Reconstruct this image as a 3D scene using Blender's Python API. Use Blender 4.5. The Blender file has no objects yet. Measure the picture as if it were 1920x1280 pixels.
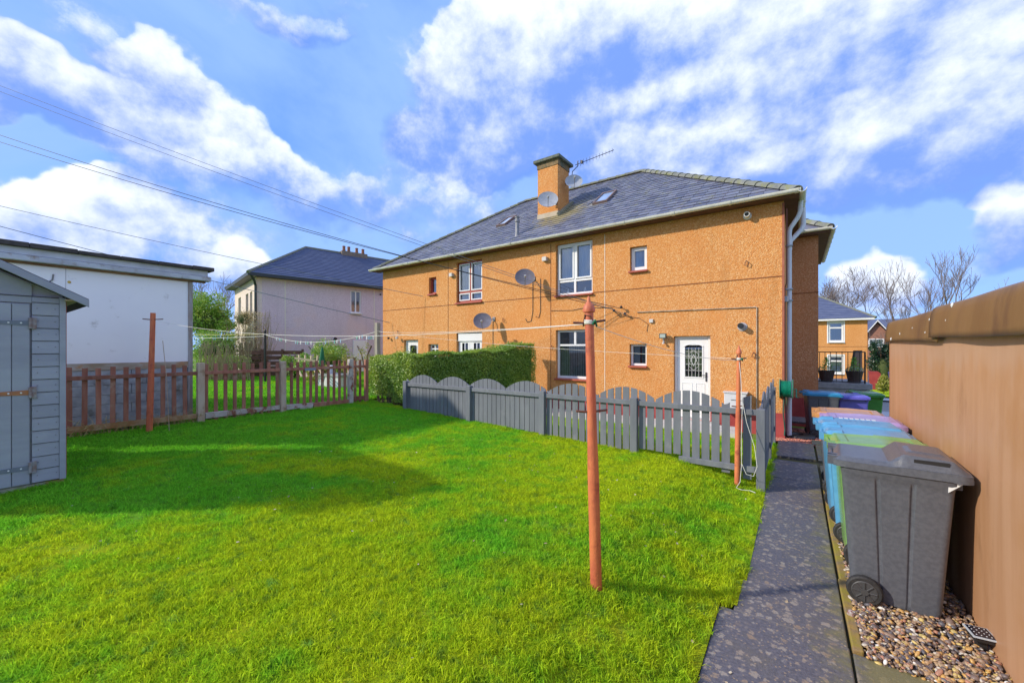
import bpy, bmesh, math, random
import numpy as np
from mathutils import Vector, Matrix, Quaternion
random.seed(7); RNG = np.random.default_rng(7)
R = math.radians; PI = math.pi
S = bpy.context.scene
COL = S.collection

# ------------------------------------------------------------------ camera, sky, sun, exposure
HEAD = R(35.66)                       # camera heading, to the left of +Y
CH, SH = math.cos(HEAD), math.sin(HEAD)
EYE = 1.88; FPX = 743.0
cam = bpy.data.cameras.new('camera'); camo = bpy.data.objects.new('camera', cam); COL.objects.link(camo)
camo.location = (0, 0, EYE); camo.rotation_euler = (R(90), 0, HEAD)
cam.sensor_width = 36; cam.lens = 36 * FPX / 1920; cam.shift_y = 12 / 1920
cam.clip_start = 0.05; cam.clip_end = 2000
S.camera = camo

def at(u, v, d):
    """point seen at picture position (u, v) at depth d metres in front of the eye"""
    l = (u - 960) / FPX * d
    return (l * CH - d * SH, l * SH + d * CH, EYE + (652 - v) / FPX * d)

SUN_DIR = Vector((1.72, 1.70, -1.38)).normalized()      # the way the light travels
sun = bpy.data.lights.new('sun', 'SUN'); suno = bpy.data.objects.new('sun', sun); COL.objects.link(suno)
sun.energy = 2.65; sun.angle = R(1.6); sun.color = (1.0, 0.90, 0.74)
suno.rotation_euler = SUN_DIR.to_track_quat('-Z', 'Y').to_euler(); suno.location = (-20, -10, 15)
SUN_EL = math.asin(-SUN_DIR.z); SUN_ROT = math.atan2(-SUN_DIR.x, -SUN_DIR.y)

S.view_settings.view_transform = 'Standard'; S.view_settings.look = 'None'
S.view_settings.exposure = 0.68; S.view_settings.gamma = 1.0; S.view_settings.use_curve_mapping = False
S.cycles.use_denoising = True
S.cycles.max_bounces = 6; S.cycles.diffuse_bounces = 3; S.cycles.glossy_bounces = 3; S.cycles.transparent_max_bounces = 12

def N(nt, t, **kw):
    n = nt.nodes.new(t)
    for k, v in kw.items(): setattr(n, k, v)
    return n
def setin(nt, sock, v):
    if isinstance(v, bpy.types.NodeSocket): nt.links.new(v, sock)
    elif v is not None: sock.default_value = v
def M(nt, op, a, b=None, c=None, clamp=False):
    n = N(nt, 'ShaderNodeMath', operation=op, use_clamp=clamp)
    setin(nt, n.inputs[0], a); setin(nt, n.inputs[1], b); setin(nt, n.inputs[2], c)
    return n.outputs[0]
def VM(nt, op, a, b=None, s=None):
    n = N(nt, 'ShaderNodeVectorMath', operation=op)
    setin(nt, n.inputs[0], a); setin(nt, n.inputs[1], b)
    if s is not None: setin(nt, n.inputs['Scale'], s)
    return n.outputs['Value'] if op in ('DOT_PRODUCT', 'LENGTH', 'DISTANCE') else n.outputs[0]
def c4(c): return (*c, 1) if len(c) == 3 else c
def MIX(nt, f, a, b, blend='MIX'):
    n = N(nt, 'ShaderNodeMix', data_type='RGBA', blend_type=blend)
    setin(nt, n.inputs[0], f)
    setin(nt, n.inputs[6], c4(a) if isinstance(a, tuple) else a); setin(nt, n.inputs[7], c4(b) if isinstance(b, tuple) else b)
    return n.outputs[2]
def SS(nt, x, lo, hi, a=0.0, b=1.0):
    n = N(nt, 'ShaderNodeMapRange', interpolation_type='SMOOTHSTEP')
    setin(nt, n.inputs[0], x); n.inputs[1].default_value = lo; n.inputs[2].default_value = hi
    n.inputs[3].default_value = a; n.inputs[4].default_value = b
    return n.outputs[0]
def NOISE(nt, vec, scale, detail=4, rough=0.55, dist=0.0, out='Fac'):
    n = N(nt, 'ShaderNodeTexNoise'); setin(nt, n.inputs['Vector'], vec)
    n.inputs['Scale'].default_value = scale; n.inputs['Detail'].default_value = detail
    n.inputs['Roughness'].default_value = rough; n.inputs['Distortion'].default_value = dist
    return n.outputs[out]

# ---- world: physical sky with clouds laid out by direction
W = bpy.data.worlds.new('World'); S.world = W; W.use_nodes = True
wt = W.node_tree; wt.nodes.clear()
def cloud_noise():
    g = bpy.data.node_groups.new('cloud_noise', 'ShaderNodeTree')
    g.interface.new_socket('Vector', in_out='INPUT', socket_type='NodeSocketVector'); g.interface.new_socket('Value', in_out='OUTPUT', socket_type='NodeSocketFloat')
    gi = N(g, 'NodeGroupInput'); go = N(g, 'NodeGroupOutput'); st = VM(g, 'MULTIPLY', gi.outputs[0], (1, 1, 1.15))
    big = NOISE(g, st, 2.6, 3, 0.55); fine = NOISE(g, st, 8.5, 8, 0.63, 0.0)
    g.links.new(M(g, 'ADD', M(g, 'MULTIPLY', M(g, 'SUBTRACT', big, 0.5), 1.3), M(g, 'MULTIPLY', M(g, 'SUBTRACT', fine, 0.5), 1.05)), go.inputs[0]); return g
def cloud_group():
    g = bpy.data.node_groups.new('cloud_masses', 'ShaderNodeTree')
    g.interface.new_socket('Vector', in_out='INPUT', socket_type='NodeSocketVector')
    g.interface.new_socket('Mass', in_out='OUTPUT', socket_type='NodeSocketFloat'); g.interface.new_socket('Top', in_out='OUTPUT', socket_type='NodeSocketFloat')
    gi = N(g, 'NodeGroupInput'); go = N(g, 'NodeGroupOutput'); v = gi.outputs[0]
    warp = NOISE(g, VM(g, 'MULTIPLY', v, (1, 1, 1.1)), 4.5, 4, 0.6, out='Color')
    wv = VM(g, 'SCALE', VM(g, 'SUBTRACT', warp, (0.5, 0.5, 0.5)), None, 0.20)
    p = VM(g, 'ADD', v, wv)
    sep = N(g, 'ShaderNodeSeparateXYZ'); g.links.new(p, sep.inputs[0])
    x, y, z = sep.outputs
    fwd = M(g, 'ADD', M(g, 'MULTIPLY', x, -SH), M(g, 'MULTIPLY', y, CH))
    lat = M(g, 'ADD', M(g, 'MULTIPLY', x, CH), M(g, 'MULTIPLY', y, SH))
    hyp = M(g, 'SQRT', M(g, 'ADD', M(g, 'MULTIPLY', x, x), M(g, 'MULTIPLY', y, y)))
    az = M(g, 'ARCTAN2', lat, fwd); te = M(g, 'DIVIDE', z, M(g, 'MAXIMUM', hyp, 0.05))
    # blobs: direction of each cloud (as azimuth and slope above the horizon), its two radii, its strength
    blobs = [(120,185,240,62,1.0),(310,150,75,60,.75),(60,150,120,60,.5),(330,215,95,50,.4),(430,225,60,45,.35),
             (105,405,110,62,.8),(220,440,200,60,.62),(30,470,200,40,.4),
             (900,185,170,105,.9),(1010,100,160,120,1.05),(900,60,70,60,.5),(1180,90,280,110,.85),(1450,70,240,90,.85),(1660,60,260,110,.95),(1850,140,110,110,.7),
             (1120,230,300,50,.55),(1290,195,120,38,.7),(1420,220,160,50,.5),(1620,220,130,50,.75),(1690,270,260,70,.75),(1560,300,200,35,.4),(1880,250,110,90,.6),
             (1340,290,200,60,.7),(1460,320,300,50,.7),(1250,310,200,40,.5),(1750,330,240,50,.55),(1890,425,80,62,.95),(1645,500,62,42,.7),(1720,510,90,30,.4),(420,520,75,38,.6),(500,560,90,30,.4),
             (1000,270,220,50,.45),(620,330,330,60,.3),(860,300,160,40,.3),(620,40,160,30,.4),(730,20,130,22,.35),(560,90,60,40,.25),(150,60,420,75,.22),(420,330,260,60,.24),(650,400,330,70,.28),(1600,560,300,40,.2)]
    holes = [(640,190,170,90,.7),(760,60,70,45,.5),(560,330,150,40,.1),(60,300,150,35,.4),(1530,410,220,45,.35),(1100,285,100,30,.2),(1770,440,60,70,.35)]
    acc = None; tops = None
    for sgn, L in ((1, blobs), (-1, holes)):
        for (u, vv, ru, rv, w) in L:
            l = (u - 960) / FPX; t = (652 - vv) / FPX; h = math.sqrt(1 + l * l)
            a0, t0, ra, rt = math.atan(l), t / h, ru / FPX / (h * h) * 1.15, rv / FPX / h * 1.15
            da = M(g, 'DIVIDE', M(g, 'SUBTRACT', az, a0), ra); dt = M(g, 'DIVIDE', M(g, 'SUBTRACT', te, t0), rt)
            r2 = M(g, 'ADD', M(g, 'MULTIPLY', da, da), M(g, 'MULTIPLY', dt, dt))
            b = M(g, 'MULTIPLY', M(g, 'SUBTRACT', 1.0, M(g, 'MULTIPLY', r2, 0.55), clamp=True), w * sgn)
            acc = b if acc is None else M(g, 'ADD', acc, b)
            if sgn > 0: bt = M(g, 'MULTIPLY', b, dt); tops = bt if tops is None else M(g, 'ADD', tops, bt)
    side = SS(g, fwd, -0.2, 0.55, 0.50, 0.0)          # out of view: noise clouds, cover raised to lift the ambient light
    a1 = M(g, 'DIVIDE', M(g, 'MULTIPLY', acc, 1.35), M(g, 'ADD', 1.0, M(g, 'MULTIPLY', M(g, 'MAXIMUM', acc, 0.0), 0.6)))
    g.links.new(M(g, 'ADD', a1, side), go.inputs[0])
    g.links.new(M(g, 'DIVIDE', tops, M(g, 'ADD', 0.35, M(g, 'MAXIMUM', acc, 0.0))), go.inputs[1])
    return g
CG = cloud_group(); CN = cloud_noise()
tc = N(wt, 'ShaderNodeTexCoord'); vec = VM(wt, 'NORMALIZE', tc.outputs['Generated'])
def G_(g, v): n = N(wt, 'ShaderNodeGroup'); n.node_tree = g; wt.links.new(v, n.inputs[0]); return n.outputs
cm = G_(CG, vec); mass, topl = cm[0], cm[1]
n0 = G_(CN, vec)[0]; n1 = G_(CN, VM(wt, 'ADD', vec, (-0.022, -0.012, 0.035)))[0]
dens = M(wt, 'ADD', mass, n0); loc = M(wt, 'SUBTRACT', n0, n1)
sky = N(wt, 'ShaderNodeTexSky', sky_type='NISHITA', sun_disc=False, sun_elevation=SUN_EL, sun_rotation=SUN_ROT)
sky.air_density = 1.0; sky.dust_density = 0.3; sky.ozone_density = 3.0
zz = N(wt, 'ShaderNodeSeparateXYZ'); wt.links.new(vec, zz.inputs[0])
blue = MIX(wt, SS(wt, zz.outputs[2], 0.0, 0.55), (1.7, 3.3, 5.9), (0.38, 1.45, 4.6))      # polarised blue of a clear sky, paler to the horizon
skyc = MIX(wt, 0.72, MIX(wt, 1.0, sky.outputs[0], (.60, .84, 1.30), 'MULTIPLY'), blue)
bg1 = N(wt, 'ShaderNodeBackground'); wt.links.new(skyc, bg1.inputs[0]); bg1.inputs[1].default_value = 0.125
veil = NOISE(wt, VM(wt, 'MULTIPLY', vec, (1, 1, 2.2)), 1.7, 7, 0.55, 0.5)
crisp = SS(wt, M(wt, 'ADD', topl, loc), -0.35, 0.25)
alpha = MIX(wt, crisp, M(wt, 'ADD', 0.0, SS(wt, dens, -0.25, 0.85)), SS(wt, dens, 0.06, 0.30))
cover = M(wt, 'MAXIMUM', alpha, SS(wt, veil, 0.24, 0.60, 0.15, 0.85))
t = M(wt, 'ADD', M(wt, 'MULTIPLY', topl, 0.85), M(wt, 'MULTIPLY', loc, 1.35))
t = M(wt, 'ADD', t, M(wt, 'MULTIPLY', M(wt, 'SUBTRACT', NOISE(wt, VM(wt, 'MULTIPLY', vec, (1, 1, 1.4)), 2.6, 4, 0.55), 0.5), 1.5))
t = SS(wt, M(wt, 'ADD', t, 0.45), 0.0, 1.05)
ccol = MIX(wt, t, (0.19, 0.34, 0.86), (0.88, 0.94, 1.02))
ccol = MIX(wt, SS(wt, dens, 0.05, 0.5), (0.32, 0.52, 1.0), ccol)
bg2 = N(wt, 'ShaderNodeBackground'); wt.links.new(ccol, bg2.inputs[0]); bg2.inputs[1].default_value = 0.75
mx = N(wt, 'ShaderNodeMixShader'); wt.links.new(cover, mx.inputs[0]); wt.links.new(bg1.outputs[0], mx.inputs[1]); wt.links.new(bg2.outputs[0], mx.inputs[2])
wo = N(wt, 'ShaderNodeOutputWorld'); wt.links.new(mx.outputs[0], wo.inputs[0])

# ------------------------------------------------------------------ materials
MATS = {}
def mat(name, c1, c2=None, scale=8.0, rough=0.7, bump=0.0, bscale=None, detail=5, metal=0.0, spec=0.5, coat=0.0,
        stretch=(1, 1, 1), dirt=None, dscale=1.5, drange=(0.5, 0.7), rand=0.0, island=False, space='pos', bdist=0.01, dstretch=(1, 1, 1), c3=None):
    if name in MATS: return MATS[name]
    m = bpy.data.materials.new(name); m.use_nodes = True; nt = m.node_tree
    b = nt.nodes['Principled BSDF']
    if space == 'pos': vec = N(nt, 'ShaderNodeNewGeometry').outputs['Position']
    else: vec = N(nt, 'ShaderNodeTexCoord').outputs['Object']
    v2 = VM(nt, 'MULTIPLY', vec, stretch)
    col = None
    if c2 is not None:
        f = SS(nt, NOISE(nt, v2, scale, detail, 0.6), 0.35, 0.65)
        col = MIX(nt, f, c1, c2)
    else: col = c4(c1)
    if c3 is not None: col = MIX(nt, SS(nt, NOISE(nt, v2, scale * 0.23, 4), 0.42, 0.62), col, c3)
    if dirt is not None:
        f = SS(nt, NOISE(nt, VM(nt, 'MULTIPLY', vec, dstretch), dscale, 6, 0.65), drange[0], drange[1])
        col = MIX(nt, f, col, dirt)
    if rand:
        r = N(nt, 'ShaderNodeNewGeometry').outputs['Random Per Island'] if island else N(nt, 'ShaderNodeObjectInfo').outputs['Random']
        h = N(nt, 'ShaderNodeHueSaturation'); setin(nt, h.inputs['Color'], col)
        setin(nt, h.inputs['Value'], M(nt, 'ADD', M(nt, 'MULTIPLY', r, rand * 2), 1 - rand)); col = h.outputs[0]
    setin(nt, b.inputs['Base Color'], col)
    b.inputs['Roughness'].default_value = rough; b.inputs['Metallic'].default_value = metal
    b.inputs['Specular IOR Level'].default_value = spec; b.inputs['Coat Weight'].default_value = coat
    if bump:
        bp = N(nt, 'ShaderNodeBump'); bp.inputs['Strength'].default_value = bump; bp.inputs['Distance'].default_value = bdist
        nt.links.new(NOISE(nt, v2, bscale or scale * 3, 5, 0.6), bp.inputs['Height']); nt.links.new(bp.outputs[0], b.inputs['Normal'])
    MATS[name] = m; return m

def roughcast(name, lo, mid, hi, stain, k=1.0):
    m = bpy.data.materials.new(name); m.use_nodes = True; nt = m.node_tree; b = nt.nodes['Principled BSDF']
    pos = N(nt, 'ShaderNodeNewGeometry').outputs['Position']
    vo = N(nt, 'ShaderNodeTexVoronoi', feature='F1'); nt.links.new(pos, vo.inputs['Vector']); vo.inputs['Scale'].default_value = 52
    vs = N(nt, 'ShaderNodeSeparateColor'); nt.links.new(vo.outputs['Color'], vs.inputs[0])
    col = MIX(nt, SS(nt, vs.outputs[0], 0.05, 0.55), lo, mid); col = MIX(nt, SS(nt, vs.outputs[1], 0.62, 0.95), col, hi)
    big = NOISE(nt, VM(nt, 'MULTIPLY', pos, (1, 1, 0.6)), 0.9, 6, 0.65)
    col = MIX(nt, SS(nt, big, 0.40, 0.72, 0, 0.6), col, stain)
    gr = NOISE(nt, pos, 24, 3, 0.6); col = MIX(nt, SS(nt, gr, 0.42, 0.7, 0, 0.28), col, lo)
    sz = N(nt, 'ShaderNodeSeparateXYZ'); nt.links.new(pos, sz.inputs[0])
    run = NOISE(nt, VM(nt, 'MULTIPLY', pos, (1, 1, .10)), 3.2, 5, .6)           # rain runs
    col = MIX(nt, SS(nt, run, .54, .72, 0, .34), col, tuple(c * .62 for c in mid))
    low_ = M(nt, 'ADD', sz.outputs[2], M(nt, 'MULTIPLY', M(nt, 'SUBTRACT', NOISE(nt, pos, 1.6, 5, .6), .5), 1.6))
    col = MIX(nt, SS(nt, low_, .2, 1.3, .32, 0), col, tuple(c * .60 for c in mid))  # damp near the ground
    col = MIX(nt, SS(nt, NOISE(nt, VM(nt, 'ADD', pos, (11, 3, 5)), .55, 3, .5), .55, .68, 0, .35), col, tuple(min(1, c * q) for c, q in zip(mid, (1.12, .98, .8))))
    setin(nt, b.inputs['Base Color'], col); b.inputs['Roughness'].default_value = 0.92; b.inputs['Specular IOR Level'].default_value = 0.2
    bp = N(nt, 'ShaderNodeBump'); bp.inputs['Strength'].default_value = 0.8 * k; bp.inputs['Distance'].default_value = 0.014
    inv = M(nt, 'SUBTRACT', 1.0, vo.outputs['Distance']); nt.links.new(inv, bp.inputs['Height']); nt.links.new(bp.outputs[0], b.inputs['Normal'])
    MATS[name] = m; return m

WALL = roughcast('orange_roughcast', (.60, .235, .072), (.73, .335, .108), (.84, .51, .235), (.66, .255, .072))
WALL_SHADED = roughcast('orange_roughcast_shaded', (.46, .19, .085), (.58, .28, .14), (.70, .44, .27), (.52, .22, .10))  # browner copy of the house roughcast, the bay's shade put into its colour
WALLF = roughcast('orange_roughcast_far', (.55, .22, .07), (.68, .32, .11), (.76, .44, .18), (.60, .26, .075), .4)
PINK = roughcast('pink_roughcast', (.58, .46, .51), (.72, .60, .65), (.80, .70, .74), (.64, .52, .57), .5)
CREAM = roughcast('cream_roughcast', (.68, .57, .48), (.80, .68, .60), (.84, .76, .68), (.72, .60, .50), .5)
REDP = mat('red_plinth_paint', (.34, .045, .045), (.42, .07, .065), 3, .6, .2)
REDSILL = mat('red_sill_paint', (.45, .10, .055), (.38, .08, .045), 6, .5, .1)
WPVC = mat('white_pvc', (.84, .84, .83), (.80, .80, .80), 2, .3)
GUT = mat('weathered_white_gutter', (.78, .78, .74), (.68, .68, .63), 5, .45, dirt=(.34, .33, .27), dscale=2.2, drange=(.55, .8))
PIPE = mat('white_pipe', (.70, .73, .80), (.62, .65, .73), 3, .4)
BROWNFR = mat('red_brown_window_paint', (.36, .055, .03), (.42, .075, .04), 7, .45)
SOFF = mat('dark_soffit', (.10, .045, .035), (.13, .06, .045), 4, .7)
JOINT = mat('dark_joint', (.20, .07, .02), (.26, .09, .03), 6, .8)
WJOINT = mat('white_bead', (.75, .70, .60), None, rough=.6)
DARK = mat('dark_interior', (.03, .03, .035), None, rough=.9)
CURT = mat('net_curtain', (.72, .74, .78), (.58, .60, .65), 14, .9, stretch=(4, 4, .1))
BLIND = mat('vertical_blind', (.34, .36, .38), (.26, .27, .29), 9, .6)
GREYFENCE = mat('grey_fence_paint', (.145, .16, .19), (.18, .195, .225), 9, .62, .25, 60, stretch=(1, 1, .18), rand=.07, dirt=(.25, .26, .28), dscale=3, drange=(.6, .8))
GREYSHED = mat('grey_shed_paint', (.275, .295, .365), (.325, .35, .42), 5, .55, .25, 55, stretch=(1, .2, 1), rand=.06, dirt=(.38, .40, .44), dscale=2.6, drange=(.58, .8))
BROWNW = mat('brown_stained_wood', (.27, .095, .062), (.37, .16, .11), 10, .72, .35, 60, stretch=(1, 1, .15), rand=.2, dirt=(.42, .30, .22), dscale=3.5, drange=(.55, .75))
RAWW = mat('weathered_bare_wood', (.42, .30, .21), (.52, .42, .33), 8, .8, .4, 50, stretch=(1, 1, .2), rand=.12, dirt=(.28, .16, .10), dscale=4)
PALEW = mat('pale_rotten_wood', (.46, .40, .37), (.58, .52, .48), 12, .85, .5, 70, dirt=(.27, .10, .06), dscale=6, drange=(.5, .62))
RUST = mat('red_oxide_iron', (.62, .145, .065), (.50, .12, .065), 20, .55, .3, 90, dirt=(.38, .08, .045), dscale=9, drange=(.5, .75), stretch=(1, 1, .3), c3=(.70, .22, .08))
IRON = mat('rusty_iron_rod', (.14, .05, .03), (.2, .08, .05), 30, .7)
BLACKM = mat('black_metal', (.02, .02, .022), None, rough=.45)
ROPE = mat('white_line', (.75, .74, .68), None, rough=.6)
CABLE = mat('black_cable', (.03, .03, .035), None, rough=.5)
GREYCABLE = mat('grey_cable', (.16, .18, .22), None, rough=.5)
DISH = mat('grey_dish', (.20, .19, .23), (.16, .15, .19), 9, .6, dirt=(.16, .14, .15), dscale=6)
DISHL = mat('pale_dish', (.42, .44, .48), (.34, .36, .40), 9, .5)
STEEL = mat('galvanised', (.33, .34, .36), (.25, .26, .28), 12, .4, metal=.7)
BINBLK = mat('charcoal_bin_plastic', (.088, .095, .115), (.112, .120, .142), 40, .30, .12, 220, space='obj', dirt=(.118, .122, .135), dscale=4, drange=(.55, .85))
BINBLUE = mat('light_blue_bin_plastic', (.085, .29, .50), (.11, .34, .56), 9, .27, .08, 200, space='obj')
BINDBLUE = mat('dark_blue_bin_plastic', (.03, .22, .42), (.04, .26, .48), 9, .28, space='obj')
BINGRN = mat('lime_green_bin_plastic', (.17, .34, .09), (.21, .39, .11), 9, .27, space='obj')
BINDG = mat('dark_green_bin_plastic', (.045, .20, .045), (.06, .24, .055), 9, .27, space='obj')
BINBRN = mat('orange_brown_bin_plastic', (.48, .22, .075), (.54, .28, .11), 9, .27, space='obj')
BINPUR = mat('purple_bin_plastic', (.34, .24, .48), (.40, .30, .54), 9, .27, space='obj')
BINVIO = mat('violet_bin_plastic', (.12, .11, .50), (.15, .14, .56), 9, .27, space='obj')
TYRE = mat('black_rubber', (.02, .02, .021), (.035, .033, .032), 30, .7, .2)
RIM = mat('dark_grey_hub', (.06, .06, .062), None, rough=.4)
STICK = mat('white_sticker', (.75, .76, .76), None, rough=.5)
SHEDBROWN = None
HOSE = mat('green_hose', (.0, .22, .13), (.01, .30, .18), 30, .35)
PLAST = mat('white_plastic_box', (.66, .67, .70), (.60, .61, .65), 6, .4)
STONE = mat('grey_concrete', (.24, .25, .27), (.32, .33, .35), 7, .85, .3)
TAR = mat('wet_road', (.10, .11, .13), (.14, .15, .17), 5, .35, .1)

def glass():
    m = bpy.data.materials.new('window_glass'); m.use_nodes = True; nt = m.node_tree; nt.nodes.clear()
    o = N(nt, 'ShaderNodeOutputMaterial'); g = N(nt, 'ShaderNodeBsdfGlossy'); g.inputs['Roughness'].default_value = .02; g.inputs[0].default_value = (.9, .95, 1, 1)
    t = N(nt, 'ShaderNodeBsdfTransparent'); t.inputs[0].default_value = (.80, .85, .88, 1)
    f = N(nt, 'ShaderNodeFresnel'); f.inputs[0].default_value = 1.5
    mx = N(nt, 'ShaderNodeMixShader'); nt.links.new(M(nt, 'ADD', f.outputs[0], .16, clamp=True), mx.inputs[0])
    nt.links.new(t.outputs[0], mx.inputs[1]); nt.links.new(g.outputs[0], mx.inputs[2]); nt.links.new(mx.outputs[0], o.inputs[0]); return m
GLASS = glass()

def slate_mat(name, island):
    m = bpy.data.materials.new(name); m.use_nodes = True; nt = m.node_tree; b = nt.nodes['Principled BSDF']
    pos = N(nt, 'ShaderNodeNewGeometry').outputs['Position']
    r = N(nt, 'ShaderNodeNewGeometry').outputs['Random Per Island'] if island else N(nt, 'ShaderNodeObjectInfo').outputs['Random']
    col = MIX(nt, r, (.09, .105, .165), (.205, .22, .285))
    col = MIX(nt, SS(nt, NOISE(nt, pos, 9, 5, .6), .45, .7, 0, .6), col, (.15, .12, .17))
    col = MIX(nt, SS(nt, NOISE(nt, pos, 5, 7, .75), .50, .66, 0, .7), col, (.22, .22, .14))       # lichen
    # moss and leaching below the chimney
    dd = VM(nt, 'DISTANCE', VM(nt, 'MULTIPLY', pos, (1, .55, 1)), (-6.45, 11.9 * .55, 6.5))
    mm = M(nt, 'ADD', dd, M(nt, 'MULTIPLY', M(nt, 'SUBTRACT', NOISE(nt, pos, 3, 6, .7), .5), 2.4))
    col = MIX(nt, SS(nt, mm, .35, 1.15, .85, 0), col, (.30, .25, .11))
    setin(nt, b.inputs['Base Color'], col); b.inputs['Roughness'].default_value = .55
    bp = N(nt, 'ShaderNodeBump'); bp.inputs['Strength'].default_value = .5; bp.inputs['Distance'].default_value = .01
    nt.links.new(NOISE(nt, pos, 30, 4), bp.inputs['Height']); nt.links.new(bp.outputs[0], b.inputs['Normal'])
    return m
SLATE, SLATEI = slate_mat('slate', False), slate_mat('slate_joined', True)
RIDGE = mat('mossy_ridge_tile', (.16, .17, .16), (.22, .23, .20), 8, .8, .3, rand=.2, dirt=(.20, .21, .09), dscale=5, drange=(.45, .65))
MORTAR = mat('mortar', (.42, .30, .22), (.5, .38, .30), 9, .9)
FARROOF = mat('far_slate_roof', (.07, .09, .17), (.125, .145, .23), 4, .6, .6, 8, stretch=(.5, .5, 6), dirt=(.16, .15, .13), dscale=3, drange=(.6, .8))

def leafmat(name, a, b_, c=None, trans=.3):
    m = bpy.data.materials.new(name); m.use_nodes = True; nt = m.node_tree; nt.nodes.clear()
    g = N(nt, 'ShaderNodeNewGeometry'); pos = g.outputs['Position']
    col = MIX(nt, g.outputs['Random Per Island'], a, b_)
    if c: col = MIX(nt, SS(nt, NOISE(nt, pos, 1.6, 4), .45, .65, 0, .8), col, c)
    d = N(nt, 'ShaderNodeBsdfDiffuse'); t = N(nt, 'ShaderNodeBsdfTranslucent'); gl = N(nt, 'ShaderNodeBsdfGlossy'); gl.inputs['Roughness'].default_value = .45
    setin(nt, d.inputs[0], col); setin(nt, t.inputs[0], col)
    mx = N(nt, 'ShaderNodeMixShader'); mx.inputs[0].default_value = trans; nt.links.new(d.outputs[0], mx.inputs[1]); nt.links.new(t.outputs[0], mx.inputs[2])
    m2 = N(nt, 'ShaderNodeMixShader'); m2.inputs[0].default_value = .06; nt.links.new(mx.outputs[0], m2.inputs[1]); nt.links.new(gl.outputs[0], m2.inputs[2])
    o = N(nt, 'ShaderNodeOutputMaterial'); nt.links.new(m2.outputs[0], o.inputs[0]); return m
HEDGEL = leafmat('privet_leaf', (.15, .29, .035), (.33, .50, .07), (.42, .55, .07))
LEAFG = leafmat('shrub_leaf_green', (.14, .32, .04), (.33, .52, .07), (.44, .50, .08))
LEAFY = leafmat('shrub_leaf_yellow', (.30, .33, .05), (.45, .42, .08))
LEAFD = leafmat('dark_evergreen_leaf', (.01, .04, .02), (.025, .08, .03))
LEAFO = leafmat('dry_stem_leaf', (.46, .36, .18), (.60, .50, .28))
TWIG = mat('twig_bark', (.12, .085, .07), (.17, .12, .10), 9, .9)
FARBARK = mat('far_bark', (.13, .10, .09), (.19, .155, .14), 3, .9)
DRYT = mat('dry_stem', (.30, .22, .13), (.38, .29, .17), 9, .9)
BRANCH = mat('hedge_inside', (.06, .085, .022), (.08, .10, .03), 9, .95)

def grass_mat(name, blade):
    m = bpy.data.materials.new(name); m.use_nodes = True; nt = m.node_tree; nt.nodes.clear()
    g = N(nt, 'ShaderNodeNewGeometry'); pos = g.outputs['Position']
    n1 = NOISE(nt, pos, .55, 6, .62, .3); n2 = NOISE(nt, pos, 3.2, 6, .68); n3 = NOISE(nt, pos, 11, 4, .6)
    mixv = M(nt, 'ADD', M(nt, 'MULTIPLY', n1, .65), M(nt, 'MULTIPLY', n2, .35))
    sx = N(nt, 'ShaderNodeSeparateXYZ'); nt.links.new(pos, sx.inputs[0])
    mixv = M(nt, 'ADD', mixv, SS(nt, sx.outputs[0], -8, -2.5, -.085, .04))     # more moss yellow towards the right, more green towards the left
    green, moss = ((.21, .57, .035), (.54, .66, .024)) if blade else ((.18, .42, .03), (.46, .52, .02))
    col = MIX(nt, SS(nt, mixv, .42, .60), green, moss)
    col = MIX(nt, SS(nt, n2, .56, .72, 0, .75), col, (.12, .36, .04))
    col = MIX(nt, SS(nt, n3, .54, .68, 0, .6), col, (.13, .30, .05))
    col = MIX(nt, SS(nt, NOISE(nt, pos, 27, 4, .65), .60, .74, 0, .75), col, (.34, .27, .07))
    col = MIX(nt, SS(nt, NOISE(nt, VM(nt, 'ADD', pos, (3, 7, 1)), 6, 5, .7), .60, .72, 0, .6), col, (.16, .42, .10))
    if blade:
        h = N(nt, 'ShaderNodeHueSaturation'); setin(nt, h.inputs['Color'], col)
        setin(nt, h.inputs['Value'], M(nt, 'ADD', M(nt, 'MULTIPLY', g.outputs['Random Per Island'], .75), .68)); col = h.outputs[0]
    d = N(nt, 'ShaderNodeBsdfDiffuse'); setin(nt, d.inputs[0], col)
    o = N(nt, 'ShaderNodeOutputMaterial')
    if blade:
        t = N(nt, 'ShaderNodeBsdfTranslucent'); setin(nt, t.inputs[0], col); mx = N(nt, 'ShaderNodeMixShader'); mx.inputs[0].default_value = .45
        nt.links.new(d.outputs[0], mx.inputs[1]); nt.links.new(t.outputs[0], mx.inputs[2])
        nt.links.new(mx.outputs[0], o.inputs[0])
    else:
        bp = N(nt, 'ShaderNodeBump'); bp.inputs['Strength'].default_value = 1; bp.inputs['Distance'].default_value = .03
        nt.links.new(NOISE(nt, pos, 60, 5, .7), bp.inputs['Height']); nt.links.new(bp.outputs[0], d.inputs['Normal']); nt.links.new(d.outputs[0], o.inputs[0])
    return m
GRASSB, GRASSG = grass_mat('grass_blades', True), grass_mat('mossy_turf', False)

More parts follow.
